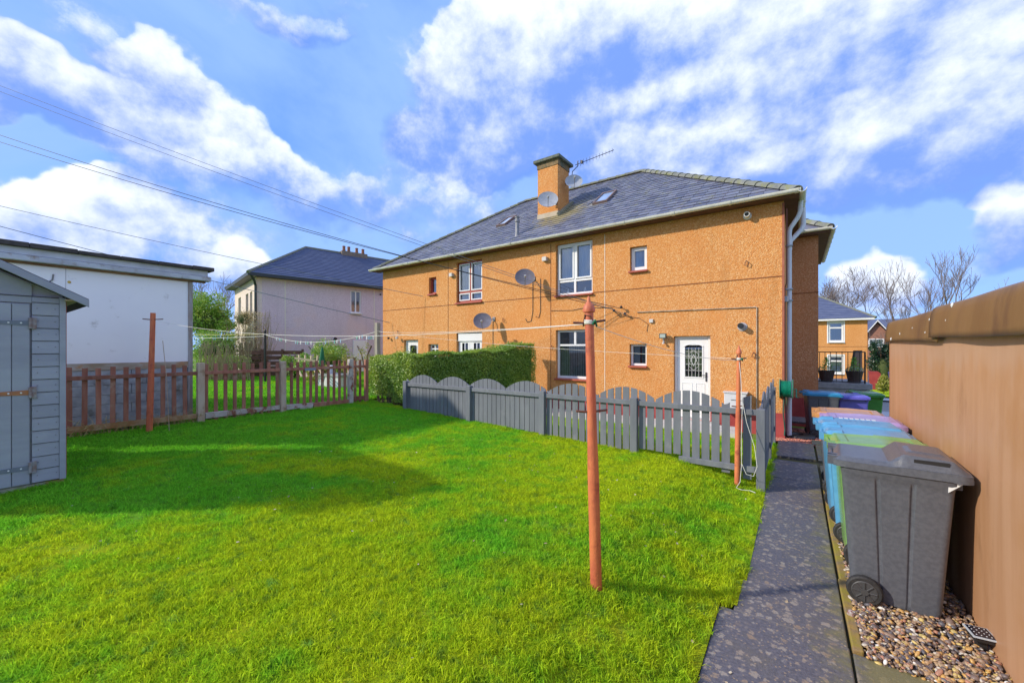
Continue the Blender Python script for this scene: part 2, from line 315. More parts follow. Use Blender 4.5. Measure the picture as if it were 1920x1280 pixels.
def slab_mat():
    m = bpy.data.materials.new('lichened_slab'); m.use_nodes = True; nt = m.node_tree; b = nt.nodes['Principled BSDF']
    pos = N(nt, 'ShaderNodeNewGeometry').outputs['Position']
    r = N(nt, 'ShaderNodeObjectInfo').outputs['Random']
    col = MIX(nt, SS(nt, NOISE(nt, pos, 45, 5, .7), .3, .7), (.075, .075, .098), (.15, .145, .175))
    col = MIX(nt, M(nt, 'MULTIPLY', r, .35), col, (.13, .12, .12))
    col = MIX(nt, SS(nt, NOISE(nt, pos, 2.4, 6, .65), .5, .75, 0, .5), col, (.15, .13, .09))
    vo = N(nt, 'ShaderNodeTexVoronoi', feature='F1'); nt.links.new(VM(nt, 'ADD', pos, VM(nt, 'SCALE', NOISE(nt, pos, 22, 4, .7, out='Color'), None, .075)), vo.inputs['Vector']); vo.inputs['Scale'].default_value = 21
    vs = N(nt, 'ShaderNodeSeparateColor'); nt.links.new(vo.outputs['Color'], vs.inputs[0])
    patch = NOISE(nt, pos, 2.0, 4, .6)
    thr = M(nt, 'ADD', M(nt, 'MULTIPLY', vs.outputs[0], .55), M(nt, 'MULTIPLY', patch, 1.3))
    size = M(nt, 'MULTIPLY', vs.outputs[1], .034)
    spot = M(nt, 'MULTIPLY', SS(nt, M(nt, 'ADD', M(nt, 'MULTIPLY', vo.outputs['Distance'], .067 * 15 / 15), M(nt, 'MULTIPLY', size, -1)), -.004, .010, 1, 0), SS(nt, thr, .66, .82))
    spot = M(nt, 'MULTIPLY', spot, SS(nt, NOISE(nt, pos, 60, 3, .7), .35, .52, .45, 1))
    lich = MIX(nt, vs.outputs[2], (.27, .20, .145), (.31, .28, .25))
    col = MIX(nt, spot, col, lich)
    sp2 = N(nt, 'ShaderNodeTexVoronoi', feature='F1'); nt.links.new(pos, sp2.inputs['Vector']); sp2.inputs['Scale'].default_value = 42
    s2 = N(nt, 'ShaderNodeSeparateColor'); nt.links.new(sp2.outputs['Color'], s2.inputs[0])
    sm = M(nt, 'MULTIPLY', SS(nt, sp2.outputs['Distance'], .15, .34, 1, 0), SS(nt, M(nt, 'ADD', s2.outputs[0], patch), 0.80, 0.98))
    col = MIX(nt, M(nt, 'MULTIPLY', sm, .85), col, (.33, .25, .17))
    sx = N(nt, 'ShaderNodeSeparateXYZ'); nt.links.new(pos, sx.inputs[0])
    edge = M(nt, 'ADD', sx.outputs[0], M(nt, 'MULTIPLY', M(nt, 'SUBTRACT', NOISE(nt, pos, 5, 6, .7), .5), .8))
    col = MIX(nt, SS(nt, edge, .10, .36, 0, .7), col, (.21, .19, .06))
    setin(nt, b.inputs['Base Color'], col); b.inputs['Roughness'].default_value = .62
    bp = N(nt, 'ShaderNodeBump'); bp.inputs['Strength'].default_value = .45; bp.inputs['Distance'].default_value = .006
    nt.links.new(NOISE(nt, pos, 90, 5, .7), bp.inputs['Height']); nt.links.new(bp.outputs[0], b.inputs['Normal'])
    return m
SLAB = slab_mat()
KERB = mat('mossy_kerb', (.24, .17, .09), (.34, .22, .06), 14, .8, .4, dirt=(.30, .24, .03), dscale=4, drange=(.42, .6))

def pebble_mat():
    m = bpy.data.materials.new('river_pebbles'); m.use_nodes = True; nt = m.node_tree; b = nt.nodes['Principled BSDF']
    g = N(nt, 'ShaderNodeNewGeometry'); cr = N(nt, 'ShaderNodeValToRGB'); nt.links.new(g.outputs['Random Per Island'], cr.inputs[0])
    cr.color_ramp.interpolation = 'CONSTANT'
    cols = [(0, (.13, .10, .095)), (.12, (.30, .20, .14)), (.25, (.42, .26, .13)), (.36, (.11, .105, .125)), (.46, (.48, .34, .20)), (.58, (.22, .16, .14)), (.68, (.58, .34, .10)), (.76, (.46, .22, .14)), (.84, (.56, .50, .42)), (.91, (.60, .46, .16)), (.96, (.78, .75, .70))]
    e = cr.color_ramp.elements; e[0].position, e[0].color = 0, c4(cols[0][1]); e[1].position, e[1].color = cols[1][0], c4(cols[1][1])
    for p, c in cols[2:]: q = e.new(p); q.color = c4(c)
    col = MIX(nt, SS(nt, NOISE(nt, g.outputs['Position'], 60, 3), .4, .7, 0, .4), cr.outputs[0], (.12, .09, .07))
    setin(nt, b.inputs['Base Color'], col); b.inputs['Roughness'].default_value = .42; return m
PEB = pebble_mat()

def brown_sheet():
    m = bpy.data.materials.new('brown_coated_sheet'); m.use_nodes = True; nt = m.node_tree; b = nt.nodes['Principled BSDF']
    pos = N(nt, 'ShaderNodeNewGeometry').outputs['Position']
    st = NOISE(nt, VM(nt, 'MULTIPLY', pos, (1, 1, .05)), 8, 5, .6); bg = NOISE(nt, pos, 1.4, 5, .6)
    col = MIX(nt, SS(nt, st, .3, .7), (.47, .245, .125), (.53, .295, .165))
    col = MIX(nt, SS(nt, bg, .45, .7, 0, .6), col, (.45, .215, .08))
    sx = N(nt, 'ShaderNodeSeparateXYZ'); nt.links.new(pos, sx.inputs[0])
    e = M(nt, 'ADD', sx.outputs[2], M(nt, 'MULTIPLY', M(nt, 'SUBTRACT', NOISE(nt, VM(nt, 'MULTIPLY', pos, (1, 1, .25)), 5, 6, .6), .5), .5))
    col = MIX(nt, SS(nt, e, 1.66, 1.86, 0, .30), col, (.52, .38, .30))       # bloom under the capping
    col = MIX(nt, SS(nt, NOISE(nt, VM(nt, 'MULTIPLY', pos, (1, 1, .35)), 3.4, 7, .72), .57, .72, 0, .35), col, (.27, .13, .06))
    setin(nt, b.inputs['Base Color'], col); b.inputs['Roughness'].default_value = .48
    bp = N(nt, 'ShaderNodeBump'); bp.inputs['Strength'].default_value = .25; bp.inputs['Distance'].default_value = .01
    nt.links.new(NOISE(nt, VM(nt, 'MULTIPLY', pos, (1, 1, .3)), 6, 4), bp.inputs['Height']); nt.links.new(bp.outputs[0], b.inputs['Normal'])
    return m
SHEET = brown_sheet()
CAP = mat('brown_capping', (.175, .090, .034), (.215, .118, .046), 3, .5, .3, 5, stretch=(1, 1, .3), dirt=(.12, .06, .03), dscale=2.4, drange=(.5, .7), dstretch=(1, 1, .3), c3=(.22, .125, .045))
GARW = mat('white_painted_board', (.90, .91, .93), (.87, .88, .91), 1.2, .38, .08, 12, metal=.12, dirt=(.50, .49, .48), dscale=5.5, drange=(.60, .82))
GARB = mat('weathered_blockwork', (.34, .35, .38), (.50, .51, .53), 7, .9, .5, 30, dirt=(.20, .20, .18), dscale=3)
FELT = mat('dark_roof_felt', (.05, .045, .045), (.08, .07, .07), 8, .85, .3)
GREEN = mat('green_cloth', (.01, .16, .07), None, rough=.7)
YEL = mat('light_timber', (.62, .50, .32), (.55, .42, .26), 8, .7)
LOGB = mat('log_bark', (.2, .15, .1), (.28, .2, .13), 9, .9)

# ------------------------------------------------------------------ mesh helpers
INV = {}
def mk(name, me, parent=None, m=None, loc=None):
    o = bpy.data.objects.new(name, me); COL.objects.link(o)
    if m is not None and me is not None and not me.materials: me.materials.append(m)
    if parent is not None: o.parent = parent
    if loc is not None: o.location = loc
    return o
def tag(o, label=None, cat=None, group=None, kind=None):
    if label: o['label'] = label
    if cat: o['category'] = cat
    if group: o['group'] = group
    if kind: o['kind'] = kind
    return o
def thing(name, label, cat, loc=(0, 0, 0), rz=0, group=None):
    o = bpy.data.objects.new(name, None); COL.objects.link(o); o.location = loc; o.rotation_euler = (0, 0, rz); o.empty_display_size = .2
    INV[o.name] = (Matrix.Translation(Vector(loc)) @ Matrix.Rotation(rz, 4, 'Z')).inverted()
    return tag(o, label, cat, group)

class MB:
    def __init__(s): s.v = []; s.f = []
    def add(s, vs, fs):
        n = len(s.v); s.v += [tuple(p) for p in vs]; s.f += [tuple(i + n for i in f) for f in fs]; return s
    def box(s, x0, x1, y0, y1, z0, z1):
        return s.add([(x0, y0, z0), (x1, y0, z0), (x1, y1, z0), (x0, y1, z0), (x0, y0, z1), (x1, y0, z1), (x1, y1, z1), (x0, y1, z1)],
                     [(0, 3, 2, 1), (4, 5, 6, 7), (0, 1, 5, 4), (1, 2, 6, 5), (2, 3, 7, 6), (3, 0, 4, 7)])
    def prism(s, pts, a0, a1, axis='y'):
        """polygon pts in the plane across axis, extruded from a0 to a1"""
        def P(p, a): return {'y': (p[0], a, p[1]), 'x': (a, p[0], p[1]), 'z': (p[0], p[1], a)}[axis]
        n = len(pts)
        return s.add([P(p, a0) for p in pts] + [P(p, a1) for p in pts],
                     [tuple(range(n)), tuple(range(2 * n - 1, n - 1, -1))] + [(i, i + n, (i + 1) % n + n, (i + 1) % n) for i in range(n)])
    def tube(s, pts, r, n=8, cap=True, radii=None):
        pts = [Vector(p) for p in pts]; rings = []; prev = None
        for i, p in enumerate(pts):
            d = (pts[min(i + 1, len(pts) - 1)] - pts[max(i - 1, 0)]).normalized()
            a = d.orthogonal().normalized() if prev is None else (prev - d * prev.dot(d)).normalized()
            prev = a; b = d.cross(a); rr = radii[i] if radii else r
            rings.append([p + (a * math.cos(t) + b * math.sin(t)) * rr for t in [2 * PI * k / n for k in range(n)]])
        fs = []
        for i in range(len(pts) - 1):
            for k in range(n): fs.append((i * n + k, i * n + (k + 1) % n, (i + 1) * n + (k + 1) % n, (i + 1) * n + k))
        if cap: fs += [tuple(range(n - 1, -1, -1)), tuple(range((len(pts) - 1) * n, len(pts) * n))]
        return s.add([q for r_ in rings for q in r_], fs)
    def lathe(s, prof, c=(0, 0, 0), n=16, axis=(0, 0, 1), ph=0.0):
        ax = Vector(axis).normalized(); a = ax.orthogonal().normalized(); b = ax.cross(a); c = Vector(c); vs = []; fs = []
        for (r, h) in prof:
            for k in range(n):
                t = 2 * PI * k / n + ph; vs.append(c + ax * h + (a * math.cos(t) + b * math.sin(t)) * r)
        for i in range(len(prof) - 1):
            for k in range(n): fs.append((i * n + k, i * n + (k + 1) % n, (i + 1) * n + (k + 1) % n, (i + 1) * n + k))
        fs += [tuple(range(n - 1, -1, -1)), tuple(range((len(prof) - 1) * n, len(prof) * n))]
        return s.add(vs, fs)
    def mesh(s, name, inv=None):
        me = bpy.data.meshes.new(name); vs = s.v if inv is None else [tuple(inv @ Vector(p)) for p in s.v]
        me.from_pydata(vs, [], s.f); me.update(); return me
    def build(s, name, m, parent=None, world=False, smooth=False, bevel=0, loc=None, root=None):
        """world=True: the vertices are world coordinates and are brought into the root's frame"""
        inv = INV.get((root or parent).name) if world and parent is not None else None
        if world and parent is not None and inv is None:
            q = parent
            while q.parent: q = q.parent
            inv = INV.get(q.name)
        me = s.mesh(name, inv)
        if smooth: me.polygons.foreach_set('use_smooth', [True] * len(me.polygons)); me.set_sharp_from_angle(angle=R(40))
        o = mk(name, me, parent, m, loc)
        if bevel:
            b = o.modifiers.new('bevel', 'BEVEL'); b.width = bevel; b.segments = 2; b.limit_method = 'ANGLE'
        return o

def np_mesh(name, V, F, m, smooth=False):
    me = bpy.data.meshes.new(name); V = np.asarray(V, np.float32); F = np.asarray(F, np.int32); k = F.shape[1]
    me.vertices.add(len(V)); me.vertices.foreach_set('co', V.ravel()); me.loops.add(F.size); me.loops.foreach_set('vertex_index', F.ravel())
    me.polygons.add(len(F)); me.polygons.foreach_set('loop_start', np.arange(0, F.size, k, dtype=np.int32)); me.polygons.foreach_set('loop_total', np.full(len(F), k, np.int32))
    if smooth: me.polygons.foreach_set('use_smooth', np.ones(len(F), bool))
    me.update(calc_edges=True); me.materials.append(m); return me

def leaf_mesh(name, P, size, m, nrm=None, jit=.9, asp=.55):
    """a quad leaf at each point of P, facing roughly along nrm"""
    n = len(P); P = np.asarray(P, np.float64)
    d = RNG.normal(size=(n, 3)) * jit
    if nrm is not None: d = d + nrm
    d /= np.linalg.norm(d, axis=1, keepdims=True) + 1e-9
    t = RNG.normal(size=(n, 3)); a = np.cross(d, t); a /= np.linalg.norm(a, axis=1, keepdims=True) + 1e-9; b = np.cross(d, a)
    s = (size * RNG.uniform(.6, 1.3, n))[:, None]
    V = np.stack([P - a * s, P - b * s * asp, P + a * s, P + b * s * asp], 1).reshape(-1, 3)
    F = np.arange(4 * n).reshape(n, 4)
    return np_mesh(name, V, F, m)

def sm(a, b, t):
    t = max(0.0, min(1.0, (t - a) / (b - a))); return t * t * (3 - 2 * t)
def ground_z(x, y):
    z = .2 * sm(.36, 1.5, -x) + .035 * max(0, -x - 1); z = min(z, .55)
    if x > -7.6: z *= 1 - sm(6.5, 8.5, y) * .8
    if x > -.4: z = 0 if y < 9.5 else -.08 * (min(y, 13) - 9.5) - .023 * (max(13, min(y, 40)) - 13)
    return z

def icosphere(sub=1):
    bm = bmesh.new(); bmesh.ops.create_icosphere(bm, subdivisions=sub, radius=1); V = np.array([v.co[:] for v in bm.verts]); F = np.array([[v.index for v in f.verts] for f in bm.faces]); bm.free(); return V, F
def rot_np(n):
    q = RNG.normal(size=(n, 4)); q /= np.linalg.norm(q, axis=1, keepdims=True); w, x, y, z = q.T
    return np.stack([1-2*(y*y+z*z), 2*(x*y-z*w), 2*(x*z+y*w), 2*(x*y+z*w), 1-2*(x*x+z*z), 2*(y*z-x*w), 2*(x*z-y*w), 2*(y*z+x*w), 1-2*(x*x+y*y)], 1).reshape(n, 3, 3)
def pebbles(name, P, size, m, flat=.6, sub=2):
    V0, F0 = icosphere(sub); n = len(P)
    sc = np.stack([RNG.uniform(.75, 1.35, n), RNG.uniform(.6, 1.0, n), RNG.uniform(.45, .8, n) * flat / .6], 1) * (size * RNG.lognormal(0, .28, n))[:, None]
    ang = RNG.uniform(0, 2 * PI, n); c, s = np.cos(ang), np.sin(ang); tl = RNG.normal(0, .3, n)
    V = V0[None] * sc[:, None, :]
    x, y, z = V[..., 0], V[..., 1], V[..., 2]
    z2 = z + x * tl[:, None]
    X = x * c[:, None] - y * s[:, None]; Y = x * s[:, None] + y * c[:, None]
    V = np.stack([X, Y, z2], -1) + np.asarray(P)[:, None, :]
    F = (F0[None] + (np.arange(n) * len(V0))[:, None, None]).reshape(-1, 3)
    return np_mesh(name, V.reshape(-1, 3), F, m, True)
def loc_np(P, root):
    if root is None: return P
    Mx = np.array(INV[root.name]); P = np.asarray(P, np.float64); return P @ Mx[:3, :3].T + Mx[:3, 3]

# ------------------------------------------------------------------ ground, lawn, path, road
def grid(name, xs, ys, zf, m, kind='structure', keep=None):
    V = []; idx = {}; F = []
    for j, y in enumerate(ys):
        for i, x in enumerate(xs): V.append((x, y, zf(x, y)))
    nx = len(xs)
    for j in range(len(ys) - 1):
        for i in range(nx - 1):
            if keep is None or keep((xs[i] + xs[i+1]) / 2, (ys[j] + ys[j+1]) / 2):
                F.append((j*nx+i, j*nx+i+1, (j+1)*nx+i+1, (j+1)*nx+i))
    me = np_mesh(name, V, F, m, True); o = mk(name, me); o['kind'] = kind; return o
def fr(a, b, st): return [a + i * st for i in range(int(round((b - a) / st)) + 1)]
xs = [-400, -150, -80] + fr(-50, -12, 2) + fr(-11.5, 3, .25) + fr(4, 20, 2) + [40, 100, 400]
ys = [-400, -100, -30, -10] + fr(-4, 14, .25) + fr(15, 45, 2) + [60, 100, 400]
grid('ground', xs, ys, lambda x, y: ground_z(x, y) - .06, mat('earth_and_turf', (.13, .20, .02), (.17, .25, .025), .6, .95, .6, 20, dirt=(.16, .17, .05), dscale=.8))

def lawn_edge(y):           # where the turf stops at the path
    if y < 3.26: e = -.455
    elif y < 3.74: e = -.36
    elif y < 9.0: e = -.325
    else: e = -.33
    return e
bumps = [(random.uniform(-9, -.4), random.uniform(-1, 6.3), random.uniform(.12, .5), random.uniform(-.02, .025)) for _ in range(90)]
def lawn_z(x, y):
    z = ground_z(x, y)
    for (a, b, r, h) in bumps:
        q = ((x - a) ** 2 + (y - b) ** 2) / r ** 2
        if q < 1: z += h * (1 - q) ** 2
    return z
LX = fr(-9.25, -.75, .1) + [-.65, -.55, -.50, -.455, -.40, -.35, -.325]
LY = fr(-1.5, 9.4, .1)
grid('lawn', LX, LY, lambda x, y: lawn_z(x, y) + .004, GRASSG, keep=lambda x, y: x < lawn_edge(y) and not (y > 6.25 and x < -7.7 and x > -12) )
# neighbour's lawn beyond the brown fence, in full sun
grid('neighbour_lawn', fr(-26, -9.3, .5), fr(-3, 14, .5), lambda x, y: ground_z(x, y) + .01, GRASSG)

# grass blades: stuff, one object per lawn, tufts scattered on points
def tuft_mesh(n=46, rad=.085, h=(.02, .05), w=.0022):
    V = []; F = []
    for i in range(n):
        a = random.uniform(0, 2 * PI); r = rad * math.sqrt(random.random()); x, y = r * math.cos(a), r * math.sin(a)
        hh = random.uniform(*h); la = random.uniform(0, 2 * PI); ln = random.uniform(.5, 1.7) * hh; b = random.uniform(0, 2 * PI); ww = w * random.uniform(.7, 1.4)
        dx, dy = math.cos(b) * ww, math.sin(b) * ww; lx, ly = math.cos(la) * ln, math.sin(la) * ln
        k = len(V)
        V += [(x - dx, y - dy, -.01), (x + dx, y + dy, -.01), (x + dx*.8 + lx*.35, y + dy*.8 + ly*.35, hh*.6), (x - dx*.8 + lx*.35, y - dy*.8 + ly*.35, hh*.6), (x + lx, y + ly, hh)]
        F += [(k, k+1, k+2), (k, k+2, k+3), (k+3, k+2, k+4)]
    return np_mesh('grass_tuft', V, F, GRASSB)
def scatter(name, P, tufts, label, cat='grass', smin=.7, smax=1.3, seed=0):
    me = bpy.data.meshes.new(name); me.vertices.add(len(P)); me.vertices.foreach_set('co', np.asarray(P, np.float32).ravel()); me.update()
    o = mk(name, me); tag(o, label, cat, kind='stuff')
    g = bpy.data.node_groups.new(name, 'GeometryNodeTree')
    g.interface.new_socket('Geometry', in_out='INPUT', socket_type='NodeSocketGeometry'); g.interface.new_socket('Geometry', in_out='OUTPUT', socket_type='NodeSocketGeometry')
    gi = N(g, 'NodeGroupInput'); go = N(g, 'NodeGroupOutput')
    gti = N(g, 'GeometryNodeGeometryToInstance')
    for t in tufts:
        oi = N(g, 'GeometryNodeObjectInfo'); oi.inputs['Object'].default_value = t; g.links.new(oi.outputs['Geometry'], gti.inputs[0])
    ip = N(g, 'GeometryNodeInstanceOnPoints'); ip.inputs['Pick Instance'].default_value = True
    g.links.new(gi.outputs[0], ip.inputs['Points']); g.links.new(gti.outputs[0], ip.inputs['Instance'])
    rr = N(g, 'FunctionNodeRandomValue', data_type='FLOAT_VECTOR'); rr.inputs[0].default_value = (-.22, -.22, 0); rr.inputs[1].default_value = (.22, .22, 6.283); rr.inputs['Seed'].default_value = seed
    rs = N(g, 'FunctionNodeRandomValue', data_type='FLOAT'); rs.inputs[2].default_value = smin; rs.inputs[3].default_value = smax; rs.inputs['Seed'].default_value = seed + 3
    g.links.new(rr.outputs[0], ip.inputs['Rotation']); g.links.new(rs.outputs[1], ip.inputs['Scale']); g.links.new(ip.outputs[0], go.inputs[0])
    md = o.modifiers.new('scatter', 'NODES'); md.node_group = g
    return o
def src(me): return bpy.data.objects.new('grass_tuft', me)
TUFTS = [src(tuft_mesh(74, .09, (.012, .030), .0022)) for _ in range(4)]
TALL = [src(tuft_mesh(34, .07, (.03, .070), .0022)) for _ in range(3)]
FART = [src(tuft_mesh(50, .14, (.03, .06), .005)) for _ in range(3)]
SHED_X, SHED_Y = -6.5, .66
def on_lawn(x, y): return x < lawn_edge(y) - .075 and not (x < SHED_X - .02 and y < SHED_Y + .02) and not (y > 6.3 and x < -7.7)
pts = []; tall = []
nrand = np.random.default_rng(3)
def low(x, y, s, o):   # cheap smooth value noise for patchiness
    return (math.sin(x * s + o) * math.cos(y * s * 1.3 + o * 2) + math.sin(x * s * 2.3 + y * s * 1.7 + o) * .6) / 1.6
for (x0, x1, y0, y1, dn) in ((-4.2, -.3, -.1, 4.2, 400), (-9.1, -4.2, -.2, 6.3, 230), (-4.2, -.3, 4.2, 9.3, 260)):
    n = int((x1 - x0) * (y1 - y0) * dn)
    X = nrand.uniform(x0, x1, n); Y = nrand.uniform(y0, y1, n)
    for x, y in zip(X, Y):
        if on_lawn(x, y):
            z = lawn_z(x, y)
            pts.append((x, y, z))
            if x < -.6 and nrand.random() < .05 + .16 * max(0, low(x, y, 1.1, 2)) + (.10 if x < -4.5 else 0): tall.append((x, y, z))
for i in range(900):      # longer grass along the fences, the shed and the path
    k = i % 5
    if k == 0: x, y = random.uniform(-7.6, -.5), random.uniform(6.02, 6.18)
    elif k == 1: x, y = -9.0 + random.uniform(0, .18), random.uniform(.8, 6.2)
    elif k == 2: x, y = SHED_X + random.uniform(0, .12), random.uniform(-.4, .7)
    elif k == 3: y = random.uniform(0, 9.2); x = lawn_edge(y) - random.uniform(0.05, .10)
    else: x, y = random.uniform(-.42, -.33), random.uniform(6.2, 9.2)
    tall.append((x, y, lawn_z(x, y)))
scatter('short_grass', pts, TUFTS, 'short mossy green and yellow grass covering the back lawn', smin=.75, smax=1.35)
scatter('long_grass', tall, TALL, 'longer green grass tufts along the fences, shed and lawn edges', smin=.6, smax=1.1, seed=5)
X = nrand.uniform(-20, -9.3, 4200); Y = nrand.uniform(0, 12, 4200)
scatter('neighbour_grass', [(x, y, ground_z(x, y)) for x, y in zip(X, Y)], FART, 'bright sunlit grass of the garden beyond the brown fence', seed=9)

# path of slabs
path = MB().box(-.33, 1.0, -1.0, 9.3, -.055, -.045).build('path', mat('joint_soil', (.07, .06, .04), (.12, .11, .03), 12, .95, .5)); path['kind'] = 'structure'
def slab(x0, x1, y0, y1, z=0.0, m=SLAB, name='paving_slab', th=.05, jig=.004):
    j = lambda: random.uniform(-jig, jig)
    v = [(x0+j(), y0+j()), (x1+j(), y0+j()), (x1+j(), y1+j()), (x0+j(), y1+j())]
    b = MB(); dz = [random.uniform(-.003, .004) for _ in range(4)]
    b.add([(p[0], p[1], z - th) for p in v] + [(p[0], p[1], z + d) for p, d in zip(v, dz)], [(0,3,2,1),(4,5,6,7),(0,1,5,4),(1,2,6,5),(2,3,7,6),(3,0,4,7)])
    return b.build(name, m, path, bevel=.008)
for (x0, y0, y1) in ((-.455, -.9, .55), (-.45, .555, 1.98), (-.455, 1.985, 3.25), (-.37, 3.255, 3.735), (-.338, 3.74, 4.66), (-.335, 4.665, 5.80), (-.335, 5.805, 6.92), (-.33, 6.925, 8.05), (-.30, 8.38, 9.72)):
    slab(x0, .268, y0, y1)
for (x0, x1, y0, y1) in ((.282, .985, -.9, .4), (.282, .985, .41, 1.75), (.282, .985, 1.76, 3.22), (.30, .98, 7.0, 8.05), (.30, 1.1, 8.4, 9.7), (-.3, .2, 12.5, 13.4), (.25, .98, 9.75, 10.2)):
    slab(x0, x1, y0, y1, -.004)
for i in range(4): slab(.278 + .004 * i, .335 + .004 * i, 3.24 + i * .93, 4.155 + i * .93, .012, KERB, 'kerb_stone', .08, .006)
g2 = grid('gravel_bed', [.34, .6, .985], fr(3.2, 7.1, .3), lambda x, y: -.02, mat('wet_grit', (.08, .06, .045), (.14, .10, .07), 30, .9, .5))
P = []
n = 8200
for i in range(n):
    y = 3.2 + 3.9 * random.random() ** 1.6; x = random.uniform(.345, .975)
    if y < 3.30 and random.random() < (3.30 - y) * 7: continue
    P.append((x, y, random.choice((-.004, .008, .019)) + .012 * sm(.5, .95, x)))
for i in range(420): P.append((random.uniform(.33, .38), random.uniform(3.3, 6.5), .012))
gv = mk('gravel', pebbles('gravel', P, .0108, PEB)); tag(gv, 'wet mixed brown and grey pebbles between the path and the brown wall', 'gravel', kind='stuff')
gp = []
# red gravel at the house corner
rg = grid('red_gravel_bed', fr(-.45, 1.2, .33), fr(9.7, 13.3, .3), lambda x, y: ground_z(max(x, -.3), y) - .012, mat('red_grit', (.35, .12, .08), (.45, .17, .12), 40, .9, .6, 60))
P = [(random.uniform(-.42, 1.1), 9.72 + 3 * random.random() ** 1.5, 0) for _ in range(3200)]; P = [(x, y, ground_z(max(x, -.3), y) - .002) for x, y, _ in P]
RP = mat('red_chips', (.42, .14, .09), (.55, .24, .17), 60, .8, rand=.35, island=True)
tag(mk('red_gravel', pebbles('red_gravel', P, .016, RP, sub=1)), 'small red stone chips at the foot of the orange house corner', 'gravel', kind='stuff')
# garden path and slabs behind the grey fence
wl = MB().box(-7.0, -1.0, 9.2, 10.05, -.02, .13).build('house_apron', mat('pale_concrete_apron', (.46, .45, .43), (.56, .55, .53), 5, .8)); wl['kind'] = 'structure'
# far street
def fz(y): return ground_z(1, y)
def strip(name, x0, x1, y0, y1, m, dz, st=2.0):
    return grid(name, [x0, x1], fr(y0, y1, (y1 - y0) / max(1, round((y1 - y0) / st))), lambda x, y: fz(y) + dz, m)
strip('road', -2, 60, 19.5, 24.5, TAR, -.03)
strip('pavement', -2, 60, 17.8, 19.4, mat('pale_pavement', (.36, .37, .40), (.46, .47, .50), 4, .5), .02)
strip('far_pavement', 2.4, 60, 24.6, 26.2, mat('pale_pavement', (.4, .4, .4)), .03)
strip('front_path', 1.0, 2.2, 13.3, 17.7, mat('wet_slab_path', (.40, .43, .50), (.26, .28, .33), 1.2, .25, stretch=(.5, 7, 1)), .01)
strip('verge', 1.45, 12, 15.9, 16.9, GRASSG, .05)
strip('front_lawn', 3.0, 9, 27.0, 38, GRASSG, .05)
strip('side_street', -3, 9, 38.5, 90, TAR, .0, 10)

# ------------------------------------------------------------------ orange house
HX0, HX1, HY = -14.16, -.22, 10.4
EZ = 5.12; EY = 10.1; PIT = .7065
def roof_z(y): return EZ + PIT * (y - EY)
house = thing('orange_house', 'long orange roughcast block of flats with blue grey slate hipped roof and one chimney', 'house', (HX0, HY, 0))
holes = {  # x0, x1, z0, z1
 'ul_small': (-11.35, -10.95, 3.90, 4.54), 'ul': (-9.92, -8.72, 3.47, 4.93), 'ur': (-5.85, -4.67, 3.42, 4.96), 'ur_small': (-3.60, -3.15, 3.90, 4.55),
 'lr': (-5.85, -4.67, .97, 2.41), 'lr_small': (-3.61, -3.16, 1.40, 1.98), 'door': (-2.49, -1.66, .14, 2.17),
 'll_door': (-12.81, -11.96, .14, 2.20), 'll_small': (-11.38, -10.84, 1.40, 2.02), 'll_french': (-9.92, -8.72, .2, 2.42)}
def wall_holes(b, x0, x1, z0, z1, hs, y, dep):
    xs = sorted({x0, x1} | {h[0] for h in hs} | {h[1] for h in hs}); zs = sorted({z0, z1} | {h[2] for h in hs} | {h[3] for h in hs})
    xs = [x for x in xs if x0 <= x <= x1]; zs = [z for z in zs if z0 <= z <= z1]
    for i in range(len(xs) - 1):
        for j in range(len(zs) - 1):
            cx, cz = (xs[i] + xs[i+1]) / 2, (zs[j] + zs[j+1]) / 2
            if any(h[0] < cx < h[1] and h[2] < cz < h[3] for h in hs): continue
            b.add([(xs[i], y, zs[j]), (xs[i+1], y, zs[j]), (xs[i+1], y, zs[j+1]), (xs[i], y, zs[j+1])], [(0, 1, 2, 3)])
    for (a, c, d, e) in hs:
        d2 = max(d, z0); e2 = min(e, z1)
        if d2 >= e2: continue
        if not (a >= x0 and c <= x1): continue
        b.add([(a, y, d2), (a, y + dep, d2), (a, y + dep, e2), (a, y, e2)], [(0, 1, 2, 3)])
        b.add([(c, y, d2), (c, y, e2), (c, y + dep, e2), (c, y + dep, d2)], [(0, 1, 2, 3)])
        if e2 == e: b.add([(a, y, e), (a, y + dep, e), (c, y + dep, e), (c, y, e)], [(0, 1, 2, 3)])
        if d2 == d: b.add([(a, y, d), (c, y, d), (c, y + dep, d), (a, y + dep, d)], [(0, 1, 2, 3)])
PL = .46
b = MB(); wall_holes(b, HX0, HX1, PL, EZ - .06, list(holes.values()), HY, .16)
b.add([(HX1, HY, PL), (HX1, 19, PL), (HX1, 19, EZ), (HX1, HY, EZ)], [(0, 1, 2, 3)])
b.add([(HX0, HY, PL), (HX0, 19, PL), (HX0, 19, EZ), (HX0, HY, EZ)], [(3, 2, 1, 0)])
b.add([(HX0, 19, PL), (HX1, 19, PL), (HX1, 19, EZ), (HX0, 19, EZ)], [(3, 2, 1, 0)])
b.build('wall', WALL, house, True)
